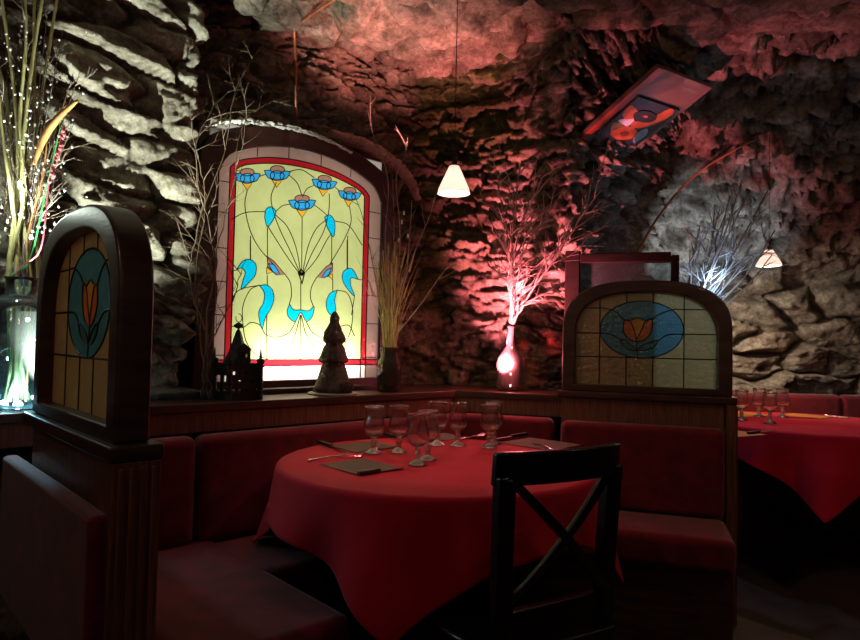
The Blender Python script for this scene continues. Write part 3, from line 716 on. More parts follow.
bC = bench('upholstered_bench', 'dark red upholstered bench against the right tulip partition', PB(.01, -.055), UB, -NB, .66, .42, 1)
DR = DP1; SR = Vector((DR.y, -DR.x, 0))
bD = bench('upholstered_bench', 'dark red bench on the table side of the left tulip partition', NP1 + DR * .02 + SR * .052, DR, SR, .855, .50, 1, bt=.035, b0=.05)
bL = bench('upholstered_bench', 'dark red bench backing on the left tulip partition in the neighbouring booth', NP1 + DR * .78 - SR * .036, -DR, -SR, .80, .50, 1, bt=.04)

# ------------------------------------------------------------------ tables
def cloth_mesh(rad, half, rot, z0, seed, floorfn=None):
    n = 150; rs = np.random.RandomState(seed); g = np.linspace(-half, half, n); A, B = np.meshgrid(g, g, indexing='ij')
    ck = 1 - .07 * (np.abs(A * B) / half ** 2) ** 2.5; A = A * ck; B = B * ck
    rho = np.hypot(A, B); th = np.arctan2(B, A); over = np.clip(rho - rad, 0, None)
    ph = rs.rand(4) * 6.28
    fold = .5 * np.sin(9 * th + ph[0]) + .35 * np.sin(14 * th + ph[1]) + .3 * np.sin(5 * th + ph[2])
    rb = .014
    ang = np.clip(over / rb, 0, math.pi / 2); hang = np.clip(over - rb * math.pi / 2, 0, None)
    rr = np.minimum(rho, rad) + rb * np.sin(ang) + hang * (.22 + .20 * fold * np.clip(hang / .15, 0, 1))
    z = z0 - rb * (1 - np.cos(ang)) - hang * .975
    x = rr * np.cos(th + rot); y = rr * np.sin(th + rot)
    z = z + .0012 * np.sin(A * 30 + 1) * np.sin(B * 27) * (over <= 0)
    if floorfn: z = floorfn(x, y, z, th + rot)
    return x, y, z
def seat_floor(x, y, z, a):
    f = np.abs((a + math.pi / 2 + .15 + math.pi) % (2 * math.pi) - math.pi) > R(48)
    return np.where(f & (z < .462) & ((x < -.15) | (y > .25)), .462 + .15 * (.462 - z) * .0 + .004 * np.sin(x * 60), z)
def round_table(name, label, clabel, c, rad, half, rot, seed, cgroup=None):
    t = thing(name, label, 'table', c)
    mb = MB(); mb.lathe([(0, .715), (rad - .006, .715), (rad, .722), (rad, .738), (rad - .006, .744), (0, .744)], 64); mb.build('tabletop', M_wood, t, smooth=True)
    mb = MB(); mb.lathe([(0, .70), (.11, .70), (.115, .68), (.04, .66), (.032, .60), (.045, .52), (.034, .42), (.030, .30), (.05, .22), (.055, .16), (.03, .10), (0, .09)], 24); mb.build('pedestal', M_iron, t, smooth=True)
    for k in range(3):
        a = rot + .35 + k * 2 * math.pi / 3; d = Vector((math.cos(a), math.sin(a), 0))
        P = cat([d * .03 + Vector((0, 0, .20)), d * .11 + Vector((0, 0, .21)), d * .20 + Vector((0, 0, .13)), d * .28 + Vector((0, 0, .045)), d * .34 + Vector((0, 0, .03)), d * .385 + Vector((0, 0, .022))], 5)
        mb = MB(); mb.tube(P, [.026 - .010 * i / len(P) + (.008 if i > len(P) - 4 else 0) for i in range(len(P))], 8); mb.build('leg', M_iron, t, smooth=True)
    x, y, z = cloth_mesh(rad + .002, half, rot, .7475, seed, seat_floor if c.x < 1 else None); o = grid_mesh('tablecloth', x + c[0], y + c[1], z, None, M_cloth)
    o.modifiers.new('thick', 'SOLIDIFY').thickness = .0012
    tag(o, clabel, 'tablecloth'); return t, o
TC = Vector((.03, 2.11, 0)); TR = .49
round_table('round_table', 'round pedestal table of the booth, hidden under the bright red cloth', 'bright red square cloth draped over the booth table beside the chair', TC, TR, .645, R(-101 - 45), 5)
T2 = Vector((2.02, 3.42, 0))
round_table('round_table', 'round table with black cast-iron foot beyond the right partition', 'dark red cloth on the far right table with orange mats', T2, .52, .685, R(-117 - 45), 9)

# ------------------------------------------------------------------ stemmed glasses
ZTOP = .7495
def glass_profile():
    o = [(0, 0), (.029, 0), (.0295, .002), (.024, .006), (.012, .013), (.0075, .020), (.0085, .027), (.0115, .034), (.0085, .041), (.0070, .047), (.010, .053), (.020, .060), (.029, .070), (.0340, .083), (.0342, .095), (.0315, .110), (.0285, .124), (.0280, .134), (.0305, .147), (.0325, .152), (.0335, .155), (.0330, .157)]
    i = [(.0300, .1565), (.0285, .146), (.0264, .134), (.0270, .124), (.0300, .110), (.0325, .095), (.0322, .084), (.0272, .072), (.018, .063), (.008, .058), (0, .057)]
    return o + i
def make_glass(label, group):
    t = thing('wine_glass', label, 'glass', group=group)
    facet = lambda k, n, r, z: (.0016 * math.cos(k * 2 * math.pi / n * 10) if .06 < z < .115 and r > .02 else 0)
    pr = glass_profile()
    mb = MB(); mb.lathe(pr[11:], 40, mod=facet); 
    # close the underside of the bowl
    mb.build('bowl', G_wine, t, smooth=True)
    mb = MB(); mb.lathe(pr[:12] + [(0, .0605)], 24); mb.build('stem', G_stem, t, smooth=True)
    mb = MB(); mb.tube([Vector((.0322 * math.cos(a), .0322 * math.sin(a), .1565)) for a in [2 * math.pi * k / 32 for k in range(33)]], .0015, 6, cap=False); mb.build('rim', G_stem, t, smooth=True)
    return t
GL = [((373.5, 453), 'stemmed wine glass on the booth table, leftmost, beside the front left mat'), ((398.6, 452), 'stemmed wine glass on the booth table, second from the left'),
      ((417.4, 464.5), 'stemmed wine glass standing closest to the camera on the booth table'), ((427.5, 459.5), 'stemmed wine glass just behind and touching the frontmost glass in view'),
      ((437.3, 444.8), 'stemmed wine glass at the back of the booth table, partly behind the middle pair'), ((457.5, 445.5), 'stemmed wine glass standing alone right of the middle cluster'),
      ((489.2, 447.5), 'front one of the two overlapping stemmed glasses at the right, near the chair'), ((493.6, 443.5), 'rear one of the two overlapping stemmed glasses at the right, near the chair')]
g0 = None
for k, ((x, y), lab) in enumerate(GL):
    o = make_glass(lab, 'stemmed glasses on the booth table') if g0 is None else copy_tree(g0)
    if g0 is None: g0 = o
    p = on_z(x, y, ZTOP); o.location = (p.x, p.y, ZTOP); o.rotation_euler.z = k * .7; o['label'] = lab
for k, ((x, y), lab) in enumerate([((741.5, 420), 'stemmed glass on the far table, leftmost, half hidden by the partition post'), ((759, 416.5), 'stemmed glass on the far table, second from the left'),
                                   ((770, 423), 'stemmed glass on the far table, nearest to the camera'), ((782.5, 417), 'stemmed glass on the far table, rightmost')]):
    o = copy_tree(g0); p = on_z(x, y, ZTOP); o.location = (p.x, p.y, ZTOP); o['label'] = lab; o['group'] = 'stemmed glasses on the far table'; o.rotation_euler.z = k

# ------------------------------------------------------------------ mats and cutlery
def mat_from(name, corners, m, label, cat_, group):
    P = [on_z(x, y, ZTOP + .001) for x, y in corners]; c = sum(P, Vector()) / 4
    ax = ((P[1] - P[0]) + (P[2] - P[3])).normalized(); ay = Vector((-ax.y, ax.x, 0)); L = ((P[1] - P[0]).length + (P[2] - P[3]).length) / 2; W = ((P[3] - P[0]).length + (P[2] - P[1]).length) / 2
    mb = MB(); mb.box((-L / 2, -W / 2, 0), (L / 2, W / 2, .0012), Matrix(((ax.x, ay.x, 0, 0), (ax.y, ay.y, 0, 0), (0, 0, 1, 0), (0, 0, 0, 1))))
    o = mb.build(name, m); o.location = (c.x, c.y, ZTOP + .0002); return tag(o, label, cat_, group)
MG = 'taupe napkins on the booth table'
mat_from('paper_napkin', [(322, 464), (365, 458), (402, 468.5), (358, 475.5)], M_mat, 'taupe paper napkin at the front left of the booth table, knife on its front edge', 'napkin', MG)
mat_from('paper_napkin', [(333, 446), (371, 440.5), (398, 447), (352, 452.5)], M_mat, 'taupe paper napkin at the back left of the booth table behind the leftmost glass', 'napkin', MG)
mat_from('paper_napkin', [(424, 434.5), (452, 432.8), (462, 438.5), (432, 441)], M_mat, 'small strip of taupe napkin seen between the back glasses', 'napkin', MG)
mat_from('paper_napkin', [(507, 442), (532, 436.8), (580, 445.5), (543, 451)], M_mat, 'taupe paper napkin at the right of the booth table above the chair rail', 'napkin', MG)
OG = 'orange napkins on the far table'
mat_from('paper_napkin', [(724, 413), (754, 411.5), (758, 415), (728, 417)], M_orange, 'orange napkin behind the left glasses on the far table', 'napkin', OG)
mat_from('paper_napkin', [(786, 414.5), (800, 413), (826, 417), (812, 419)], M_orange, 'orange napkin right of the glasses on the far table', 'napkin', OG)
mat_from('paper_napkin', [(715, 431), (744, 429.5), (751, 434.5), (722, 437)], M_orange, 'orange napkin at the near left edge of the far table', 'napkin', OG)
def cutlery(kind, a, b, label, group, zo=.0014):
    A = on_z(a[0], a[1], ZTOP); B = on_z(b[0], b[1], ZTOP); d = B - A; L = min(.24, max(.10, d.length)); c = (A + B) / 2; ang = math.atan2(d.y, d.x)
    t = thing('table_knife' if kind == 'knife' else 'table_fork', label, 'knife' if kind == 'knife' else 'fork', (c.x, c.y, ZTOP + zo), ang, group)
    if kind == 'knife':
        mb = MB(); h = L * .46; mb.prism([(-L / 2, -.008), (-L / 2 + .01, -.010), (-L / 2 + h, -.007), (-L / 2 + h, .007), (-L / 2 + .01, .010), (-L / 2, .008)], 0, .011); mb.build('handle', M_handle, t, bevel=.003)
        mb = MB(); mb.prism([(-L / 2 + h, -.005), (L / 2 - .02, -.009), (L / 2, -.001), (L / 2 - .004, .006), (-L / 2 + h, .006)], .004, .0055); mb.build('blade', M_steel, t)
    else:
        mb = MB(); mb.tube(cat([(-L / 2, 0, .003), (-L * .2, 0, .004), (L * .12, 0, .005), (L * .24, 0, .003)], 4), [.005, .0045, .004, .0038, .0034, .003, .0028, .0026, .0025, .0025, .0028, .003, .004][:13], 6)
        mb.build('handle', M_steel, t, smooth=True)
        mb = MB(); mb.box((L * .22, -.011, .002), (L * .30, .011, .0038))
        for k in range(4): yy = -.0095 + k * .00633; mb.tube([(L * .29, yy, .003), (L * .40, yy, .0055), (L * .5, yy, .010)], [.0013, .0012, .0008], 5)
        mb.build('tines', M_steel, t)
    return t
CG = 'cutlery on the booth table'
cutlery('knife', (315, 442), (352, 454.5), 'black-handled knife at the left end of the back left napkin', CG)
cutlery('knife', (358, 475.5), (404, 469), 'black-handled knife along the front edge of the front left napkin', CG)
cutlery('knife', (385, 435.5), (416, 444), 'black-handled knife behind the second glass from the left', CG)
cutlery('knife', (532, 434.5), (486, 442), 'black-handled knife behind the right napkin near the chair', CG)
cutlery('fork', (308, 462), (348, 456), 'steel fork at the left rim of the booth table, before the front left napkin', CG)
cutlery('fork', (378, 449), (352, 460), 'steel fork beside the leftmost wine glass', CG, .0016)
cutlery('fork', (458, 441), (484, 436), 'steel fork between the lone glass and the right pair', CG)
cutlery('fork', (556, 453), (532, 443), 'steel fork lying on the right napkin', CG, .0026)
cutlery('knife', (748, 434.5), (772, 432), 'black-handled knife on the near side of the far table', 'cutlery on the far table')
cutlery('fork', (850, 418.5), (825, 416.5), 'steel fork at the right of the far table', 'cutlery on the far table')

# ------------------------------------------------------------------ black cross-back chair
ch = thing('cross_back_chair', 'black wooden cross-back chair pulled up to the booth table', 'chair')
eL, eR = Vector((.168, 1.375, 0)), Vector((.462, 1.545, 0)); mid = (eL + eR) / 2; dx_ = (eR - eL).normalized(); fw = Vector((-dx_.y, dx_.x, 0)); hwc = (eR - eL).length / 2 + .012
ch.location = mid; CM = Matrix(((dx_.x, fw.x, 0, 0), (dx_.y, fw.y, 0, 0), (0, 0, 1, 0), (0, 0, 0, 1)))
def curv(x): return .055 * (x / hwc) ** 2 - .02
mb = MB(); n = 18; rings = []
for i in range(n + 1):
    x = -hwc + 2 * hwc * i / n; y = curv(x); zt = .903 - .006 * (x / hwc) ** 2; zb2 = .822 + .008 * (1 - (x / hwc) ** 2)
    rings.append([mb.bm.verts.new(CM @ Vector((x, y + dy, z))) for dy, z in ((-.011, zb2), (.011, zb2), (.011 - .008, zt), (-.011 - .008, zt))])
for a, b in zip(rings, rings[1:]):
    for k in range(4): mb.bm.faces.new((a[k], a[(k + 1) % 4], b[(k + 1) % 4], b[k]))
mb.bm.faces.new(rings[0]); mb.bm.faces.new(rings[-1]); mb.build('top_rail', M_black, ch, bevel=.006, seg=3)
def bar(mb, pts, w, d):
    """rectangular bar through points, in chair space: w along x, d along y"""
    rg = [[mb.bm.verts.new(CM @ (Vector(p) + Vector((a * w / 2, b * d / 2, 0)))) for a, b in ((-1, -1), (1, -1), (1, 1), (-1, 1))] for p in pts]
    for a, b in zip(rg, rg[1:]):
        for k in range(4): mb.bm.faces.new((a[k], a[(k + 1) % 4], b[(k + 1) % 4], b[k]))
    mb.bm.faces.new(rg[0]); mb.bm.faces.new(rg[-1])
for sx in (-1, 1):
    mb = MB(); xx = sx * (hwc - .016); xx *= .955; bar(mb, [(xx, curv(xx), .845), (xx * .97, .035, .66), (xx * .93, .04, .45), (xx * .91, .02, .22), (xx * .92, -.03, 0)], .044, .030); mb.build('rear_post', M_black, ch, bevel=.004)
    mb = MB(); bar(mb, [(sx * .165, .385, .44), (sx * .16, .385, 0)], .034, .034); mb.build('leg', M_black, ch, bevel=.004)
for sx in (-1, 1):
    mb = MB(); P = [(sx * (hwc - .030) * (1 - 2 * t), curv((hwc - .03) * (1 - 2 * t)) + .012 * math.sin(math.pi * t) + sx * .006 + .02 * t, .84 - .29 * t) for t in [i / 8 for i in range(9)]]
    bar(mb, P, .030, .014); mb.build('cross_brace', M_black, ch, bevel=.003)
mb = MB(); bar(mb, [(-hwc + .03, .04, .54), (-hwc + .031, .04, .54)], .01, .01); mb.bm.clear(); mb.box((-hwc + .02, .028, .515), (hwc - .02, .052, .55), CM); mb.build('lower_rail', M_black, ch, bevel=.003)
mb = MB(); mb.prism([(-hwc + .005, .02), (hwc - .005, .02), (.20, .22), (.195, .40), (.17, .42), (-.17, .42), (-.195, .40), (-.20, .22)], .44, .465, CM); mb.build('seat', M_black, ch, bevel=.008, seg=3)
mb = MB(); mb.box((-.16, .375, .385), (.16, .395, .44), CM).box((-.17, .05, .385), (-.15, .38, .44), CM).box((.15, .05, .385), (.17, .38, .44), CM); mb.build('seat_apron', M_black, ch)
mb = MB(); mb.box((-.166, .03, .20), (-.150, .38, .22), CM).box((.150, .03, .20), (.166, .38, .22), CM).box((-.16, .19, .205), (.16, .205, .22), CM); mb.build('stretcher', M_black, ch)

# far bench along the right wall
bF = bench('upholstered_bench', 'dark red bench along the far stone wall behind the right table', Vector((1.75, 4.02, 0)), Vector((.9986, -.052, 0)), Vector((-.052, -.9986, 0)), 2.2, .46, 3, zb_=.86)

# ------------------------------------------------------------------ pendant lamps
def pendant(px, py_top, py_bot, wpx, Yd, label, power, col):
    p = on_y(px, (py_top + py_bot) / 2, Yd); h = (py_bot - py_top) / FOC * Yd; r = wpx / 2 / FOC * Yd
    t = thing('pendant_lamp', label, 'lamp', (p.x, p.y, p.z - h / 2), group='conical glass pendant lamps')
    mb = MB(); prof = [(r, 0), (r * .93, h * .18), (r * .38, h * .90), (r * .30, h), (r * .27, h), (r * .35, h * .90), (r * .90, h * .18), (r * .97, 0)]; mb.lathe(prof, 40)
    mb.build('lamp_shade', G_shade, t, smooth=True)
    mb = MB(); mb.lathe([(0, h * 1.0 + .022), (.010, h + .02), (.014, h), (.014, h - .01), (0, h - .012)], 16); mb.build('lamp_holder', M_cord, t, smooth=True)
    mb = MB(); mb.ball((0, 0, h * .62), r * .20, 12); mb.build('bulb', glow('bulb_glow_%d' % px, col, 14), t, smooth=True)
    mb = MB(); mb.tube([(0, 0, h + .02), (0, 0, 2.62 - (p.z - h / 2))], .0018, 6); mb.build('cord', M_cord, t)
    light('POINT', 'pendant_bulb', (p.x, p.y, p.z - h * .12), power, col, .012)
    return t
pendant(454, 166, 194, 33, 2.55, 'lit white conical pendant lamp hanging over the booth corner', 2.0, (1, .72, .55))
pendant(769, 250, 266, 24, 3.55, 'small lit conical pendant lamp hanging over the far right table', 6.0, (1, .66, .42))

# ------------------------------------------------------------------ branches
def grow(rs, p, d, L, r, depth, out, spread=.5, up=.15, kink=.22, nb=3, target=None):
    n = max(4, int(L / .035)); pts = [p.copy()]; rad = [r]; q = p.copy(); dd = d.normalized()
    for i in range(n):
        dd = (dd + Vector((rs.gauss(0, kink), rs.gauss(0, kink), rs.gauss(0, kink))) * .35 + Vector((0, 0, up * .12))).normalized()
        q = q + dd * L / n; pts.append(q.copy()); rad.append(r * (1 - .75 * (i + 1) / n))
    out.append((pts, rad))
    if depth > 0:
        for k in range(nb):
            i = int(n * (.25 + .65 * (k + rs.random()) / nb)); i = min(max(i, 1), n - 1)
            a = rs.uniform(0, 2 * math.pi); t = (pts[i] - pts[i - 1]).normalized()
            x = t.orthogonal().normalized(); y = t.cross(x); side = x * math.cos(a) + y * math.sin(a)
            grow(rs, pts[i], (t + side * spread * rs.uniform(.7, 1.3)), L * rs.uniform(.35, .6), rad[i] * .72, depth - 1, out, spread, up, kink, nb)
def branch_mesh(name, out, m, parent, n=5):
    mb = MB()
    for pts, rad in out: mb.tube(pts, rad, n)
    return mb.build(name, m, parent, smooth=True)
def bottle(name, label, cat_, loc, prof, m, thick=.002, seg=40):
    t = thing(name, label, cat_, loc); mb = MB(); mb.lathe(prof, seg); mb.build('glass_body', m, t, smooth=True); return t

# demijohn bottle lit pink
rb = bottle('glass_bottle', 'long-necked glass bottle glowing pink-red on the back wall ledge', 'bottle', RB + Vector((0, 0, .001)),
            [(0, .002), (.058, .002), (.066, .010), (.068, .03), (.068, .125), (.062, .155), (.040, .19), (.022, .215), (.015, .24), (.0135, .30), (.017, .305), (.017, .318), (.013, .318), (.0115, .30), (.013, .24), (.020, .215), (.038, .188), (.060, .153), (.0655, .125), (.0655, .03), (.062, .006), (0, .006)], G_bottle)
led = thing('led_string', 'pink-white glowing LED string inside the pink bottle', 'light string', RB)
mb = MB(); rs = random.Random(4)
P = cat([(.01, -.01, .01), (-.012, 0, .05), (.008, .005, .10), (-.006, 0, .15), (.004, 0, .20), (0, 0, .27)], 8)
mb.tube(P, .0014, 5); mb.build('wire', M_copper, led)
for k in range(7):
    mb = MB(); q = P[3 + k * 5]; mb.ball(q, .0042 if k != 3 else .006, 8, (1, 1, 1.6)); mb.build('led_bulb', MATS.get('led_pink') or glow('led_pink', (1, .45, .42), 18), led, smooth=True)
tb = thing('branch_bunch', 'bare twiggy branches glowing pink in the bottle on the back ledge', 'branches', RB + Vector((0, 0, .02)))
rs = random.Random(21)
tips = [(497, 185), (520, 165), (545, 168), (512, 215), (590, 205), (575, 235), (483, 260), (555, 200), (535, 190), (565, 290), (600, 190)]
for tx, ty in tips:
    tgt = on_y(tx, ty, 2.85 + rs.uniform(-.16, .12)) - tb.location; base = Vector((rs.uniform(-.03, .03), rs.uniform(-.03, .03), 0)); nk = Vector((rs.uniform(-.007, .007), rs.uniform(-.007, .007), .29))
    out = []; L = (tgt - nk).length; mp = nk.lerp(tgt, .45) + Vector((rs.uniform(-.05, .05), rs.uniform(-.03, .03), .06))
    main = cat([base, nk, mp, tgt], 8); jit = [p + Vector((rs.gauss(0, .0035), rs.gauss(0, .0035), rs.gauss(0, .0035))) * (1 if i > 8 else 0) for i, p in enumerate(main)]
    out.append((jit, [.0060 * (1 - .6 * i / len(main)) for i in range(len(main))]))
    for i in range(11, len(main) - 1, 2):
        t_ = (jit[i + 1] - jit[i]).normalized(); s_ = Vector((rs.gauss(0, 1), rs.gauss(0, .6), rs.gauss(0, .5))).normalized()
        grow(rs, jit[i], t_ + s_ * .75, L * rs.uniform(.18, .38), .0038, 1, out, .7, .1, .3, 4)
    branch_mesh('branch', out, M_twig, tb)
    
# bare branches left of the window
lbn = thing('branch_bunch', 'tall bare branches leaning at the left side of the stained glass window', 'branches', at_w(206, 392, .12) * 1.0)
rs = random.Random(8); base0 = lbn.location.copy(); lbn.location.z = .90; base0 = lbn.location.copy()
for P2 in (((208, 390), (205, 330), (190, 280), (200, 220), (225, 150), (236, 90), (262, 45)), ((203, 390), (215, 300), (212, 240), (196, 170), (205, 120), (240, 80)), ((198, 390), (206, 340), (218, 250), (232, 190), (246, 120), (290, 95)), ((204, 390), (199, 330), (196, 270), (205, 200), (196, 150), (188, 105)), ((200, 390), (208, 350), (232, 300), (245, 260))):
    off = rs.uniform(.02, .13); main = [at_w(x, y, off) - base0 for x, y in P2]; main[0] = Vector((rs.uniform(-.02, .02), rs.uniform(-.02, .02), .002)); main = cat(main, 6); out = []
    jit = [p + Vector((rs.gauss(0, .003), rs.gauss(0, .003), rs.gauss(0, .003))) * (i > 0) for i, p in enumerate(main)]
    out.append((jit, [.0040 * (1 - .75 * i / len(main)) for i in range(len(main))]))
    for i in range(6, len(main) - 1, 2):
        t_ = (jit[i + 1] - jit[i]).normalized(); s_ = Vector((rs.gauss(0, 1), rs.gauss(0, .7), rs.gauss(0, .6))).normalized()
        grow(rs, jit[i], t_ + s_ * .8, rs.uniform(.08, .20), .0019, 1, out, .7, .1, .3, 3)
    branch_mesh('branch', out, M_twigd, lbn)

# jar of dried grasses right of the window
JP = on_plane(390, 388, (0, 0, .90), (0, 0, 1)); JP = PA((on_plane(389, 380, PA(0, .11), NA) - PA(0, .11)).dot(UA), .11, .90)
jar = bottle('glass_jar', 'murky brown glass jar on the ledge at the right foot of the window', 'jar', JP + Vector((0, 0, .001)),
             [(0, .002), (.050, .002), (.055, .01), (.055, .12), (.050, .14), (.040, .155), (.040, .185), (.045, .19), (.045, .20), (.040, .20), (.036, .185), (.036, .155), (.047, .138), (.052, .12), (.052, .01), (0, .006)], G_jar)
gr = thing('dried_grass_bunch', 'bunch of straw-coloured dried grasses and twigs in the brown jar', 'dried grass', JP + Vector((0, 0, .02)))
rs = random.Random(33)
mb = MB()
for k in range(70):
    a = rs.uniform(0, 6.28); lean = abs(rs.gauss(0, .20)); L = rs.uniform(.26, .52); d = Vector((math.cos(a) * lean, math.sin(a) * lean * .6, 1)).normalized()
    b0 = Vector((rs.uniform(-.02, .02), rs.uniform(-.02, .02), 0)); nk = Vector((rs.uniform(-.028, .028), rs.uniform(-.028, .028), .17)); mb.tube(cat([b0, nk, nk + d * L * .5, nk + d * L + Vector((d.x, d.y, -.1)) * L * .3], 4), [.0022, .002, .002, .002, .0018, .0018, .0016, .0015, .0013, .0012, .001, .0008, .0005], 4)
    if k % 3 == 0: mb.tube([nk + d * L * .75, nk + d * L * .95], [.0045, .002], 5)
tag(mb.build('grass_blades', M_straw, gr), kind='stuff')
for P2 in (((392, 340), (385, 250), (388, 180), (372, 130), (370, 92)), ((390, 340), (400, 240), (396, 180), (406, 150), (395, 125)), ((395, 340), (412, 260), (430, 215), (436, 190)), ((398, 340), (420, 305), (445, 270), (455, 262)), ((388, 340), (372, 260), (362, 215), (352, 190)), ((392, 340), (393, 270), (394, 215), (392, 175)), ((396, 340), (405, 280), (410, 230), (412, 200))):
    out = []; oo = JP.to_2d(); main = [Vector((rs.uniform(-.02, .02), rs.uniform(-.02, .02), .0)), Vector((rs.uniform(-.02, .02), rs.uniform(-.02, .02), .17))]
    yy = JP.y - rs.uniform(0, .10); main += [on_y(x, y, yy) - gr.location for x, y in P2[1:]]; main = cat(main, 6)
    out.append((main, [.0034 * (1 - .7 * i / len(main)) for i in range(len(main))]))
    for i in range(12, len(main) - 1, 4):
        t_ = (main[i + 1] - main[i]).normalized(); s_ = Vector((rs.gauss(0, 1), rs.gauss(0, .7), rs.gauss(0, .6))).normalized(); grow(rs, main[i], t_ + s_ * .6, rs.uniform(.04, .12), .0016, 0, out, .7, .1, .3, 2)
    branch_mesh('branch', out, M_twig, gr)
mb = MB()
for x, y in ((402, 222), (404, 213), (408, 236), (399, 240)): mb.ball(on_y(x, y, JP.y - .05) - gr.location, .006, 6, (1, 1, 1.8))
tag(mb.build('seed_head', M_white, gr), label='pale seed heads', kind='stuff')

# big lit vase at the left
vs_ = bottle('glass_vase', 'wide clear glass vase glowing cyan-white on the ledge at the far left', 'vase', VASE + Vector((0, 0, .001)),
             [(0, .003), (.092, .003), (.098, .010), (.100, .03), (.100, .29), (.094, .315), (.060, .335), (.045, .345), (.043, .385), (.050, .395), (.047, .395), (.040, .383), (.042, .343), (.058, .331), (.091, .311), (.0965, .288), (.0965, .03), (.092, .012), (0, .010)], G_clear)
mb = MB(); mb.lathe([(0, .012), (.094, .012), (.096, .03), (.096, .10), (0, .10)], 40); tag(mb.build('water', G_water, vs_, smooth=True), label='clear water in the foot of the vase')
lst = thing('led_string', 'cyan-white LED string lying in the big clear vase', 'light string', VASE)
rs = random.Random(5); P = cat([(rs.uniform(-.06, .06), rs.uniform(-.06, .06), .02 + .05 * k) for k in range(8)] + [(0.01, 0, .42), (.03, -.02, .62), (-.03, -.02, .70)], 6)
mb = MB(); mb.tube(P, .0012, 5); mb.build('wire', M_steel, lst)
LEDM = glow('led_cyan', (.75, .95, 1.0), 22)
for k, i in enumerate(range(2, len(P), 7)): MB().ball(P[i], .006, 8).build('led_bulb', LEDM, lst, smooth=True)
for d in ((.035, -.055, .022), (-.01, -.05, .022)): MB().ball(d, .013, 10).build('led_bulb', LEDM, lst, smooth=True)
bq = thing('dried_bouquet', 'tall bouquet of bamboo stems, reeds and glittery twigs in the big clear vase', 'dried bouquet', VASE + Vector((0, 0, .02)))
rs = random.Random(12)
def vase_stem(P2, yy, r, m, name, base=None):
    pts = [base or Vector((rs.uniform(-.055, .055), rs.uniform(-.055, .055), .01)), Vector((rs.uniform(-.03, .03), rs.uniform(-.03, .03), .35))] + [on_y(x, y, yy) - bq.location for x, y in P2]
    pts = cat(pts, 8); mb = MB(); mb.tube(pts, [r * (1 - .45 * i / len(pts)) * (1.22 if i % 5 == 0 else 1) for i in range(len(pts))], 7); return mb.build(name, m, bq, smooth=True), pts
for P2 in (((18, 180), (14, 90), (2, 0), (-2, -30)), ((22, 180), (30, 80), (42, 0), (46, -30)), ((14, 190), (8, 110), (-10, 30)), ((28, 180), (34, 100), (34, 20), (36, -20)), ((24, 200), (20, 120), (26, 40), (24, -20)), ((32, 190), (40, 110), (52, 30), (60, -20)), ((12, 200), (2, 130), (-4, 60))):
    vase_stem(P2, VASE.y + rs.uniform(-.05, .05), .0068, M_bamboo, 'bamboo_stem')
o_, pp = vase_stem(((30, 260), (46, 190), (62, 120)), VASE.y - .02, .003, M_green, 'green_stem')
mb = MB()
for i in range(36):
    p = on_y(50 + 15 * i / 35, 182 - 55 * i / 35, VASE.y - .05) - bq.location; mb.ball(p + Vector((rs.gauss(0, .003), rs.gauss(0, .003), 0)), .0050, 6)
tag(mb.build('beaded_spike', M_pink, bq), label='pink beaded spike', kind='stuff')
vase_stem(((40, 250), (48, 190), (50, 182)), VASE.y - .05, .0026, M_pink, 'pink_stem')
vase_stem(((28, 240), (42, 180), (50, 130), (66, 105)), VASE.y - .03, .0034, M_orangeleaf, 'reed')
mb = MB()
P3 = cat([on_y(x, y, VASE.y - .06) - bq.location for x, y in ((34, 165), (44, 138), (58, 118), (78, 100))], 8); mb.tube(P3, [.004 + .007 * math.sin(math.pi * i / (len(P3) - 1)) for i in range(len(P3))], 8); mb.build('reed_leaf', M_orangeleaf, bq, smooth=True)
out = []
for k in range(30):
    tx, ty = rs.uniform(-12, 82) if k < 16 else rs.uniform(-10, 60), rs.uniform(-10, 200); pts = [Vector((rs.uniform(-.02, .02), rs.uniform(-.02, .02), .35)), on_y(22 + (tx - 22) * .35, 250 + (ty - 250) * .35, VASE.y) - bq.location, on_y(tx, ty, VASE.y + rs.uniform(-.06, .08)) - bq.location]
    pts = cat(pts, 8); o1 = [(pts, [.0022 * (1 - .6 * i / len(pts)) for i in range(len(pts))])]
    for i in range(7, len(pts) - 1, 2): grow(rs, pts[i], (pts[i + 1] - pts[i]).normalized() + Vector((rs.gauss(0, .6), rs.gauss(0, .4), rs.gauss(0, .4))), rs.uniform(.04, .12), .0014, 1, o1, .8, .1, .3, 2)
    branch_mesh('twig', o1, M_twig if k % 2 else M_twigd, bq)
mb = MB()
for k in range(260):
    x, y = rs.gauss(30, 22), rs.uniform(20, 245); p = on_y(x, y, VASE.y + rs.uniform(-.08, .06)) - bq.location; mb.ball(p, rs.uniform(.0018, .0042), 5, (1, 1, rs.uniform(1, 2)))
tag(mb.build('glitter_buds', M_white, bq), label='small pale glitter buds', kind='stuff')
# blue-lit branches behind the right partition
BQ = BQ
vb = bottle('glass_vase', 'clear vase hidden behind the right tulip partition holding blue-lit branches', 'vase', (BQ.x, BQ.y, .901), [(0, .002), (.05, .002), (.055, .02), (.055, .14), (.03, .19), (.025, .24), (.030, .25), (.027, .25), (.022, .24), (.027, .19), (.052, .14), (.052, .02), (0, .006)], G_clear)
sd = thing('side_shelf', 'dark wooden stand behind the right partition carrying the vase', 'shelf', (BQ.x, BQ.y, 0)); mb = MB(); mb.box((-.12, -.10, .87), (.12, .10, .90)); mb.build('top_board', M_wood, sd, bevel=.003)
for sx in (-.10, .10):
    for sy in (-.08, .08): MB().box((sx - .012, sy - .012, 0), (sx + .012, sy + .012, .87)).build('leg', M_wood, sd)
bb = thing('branch_bunch', 'bare branches lit blue-white behind the right partition', 'branches', (BQ.x, BQ.y, .92)); rs = random.Random(55)
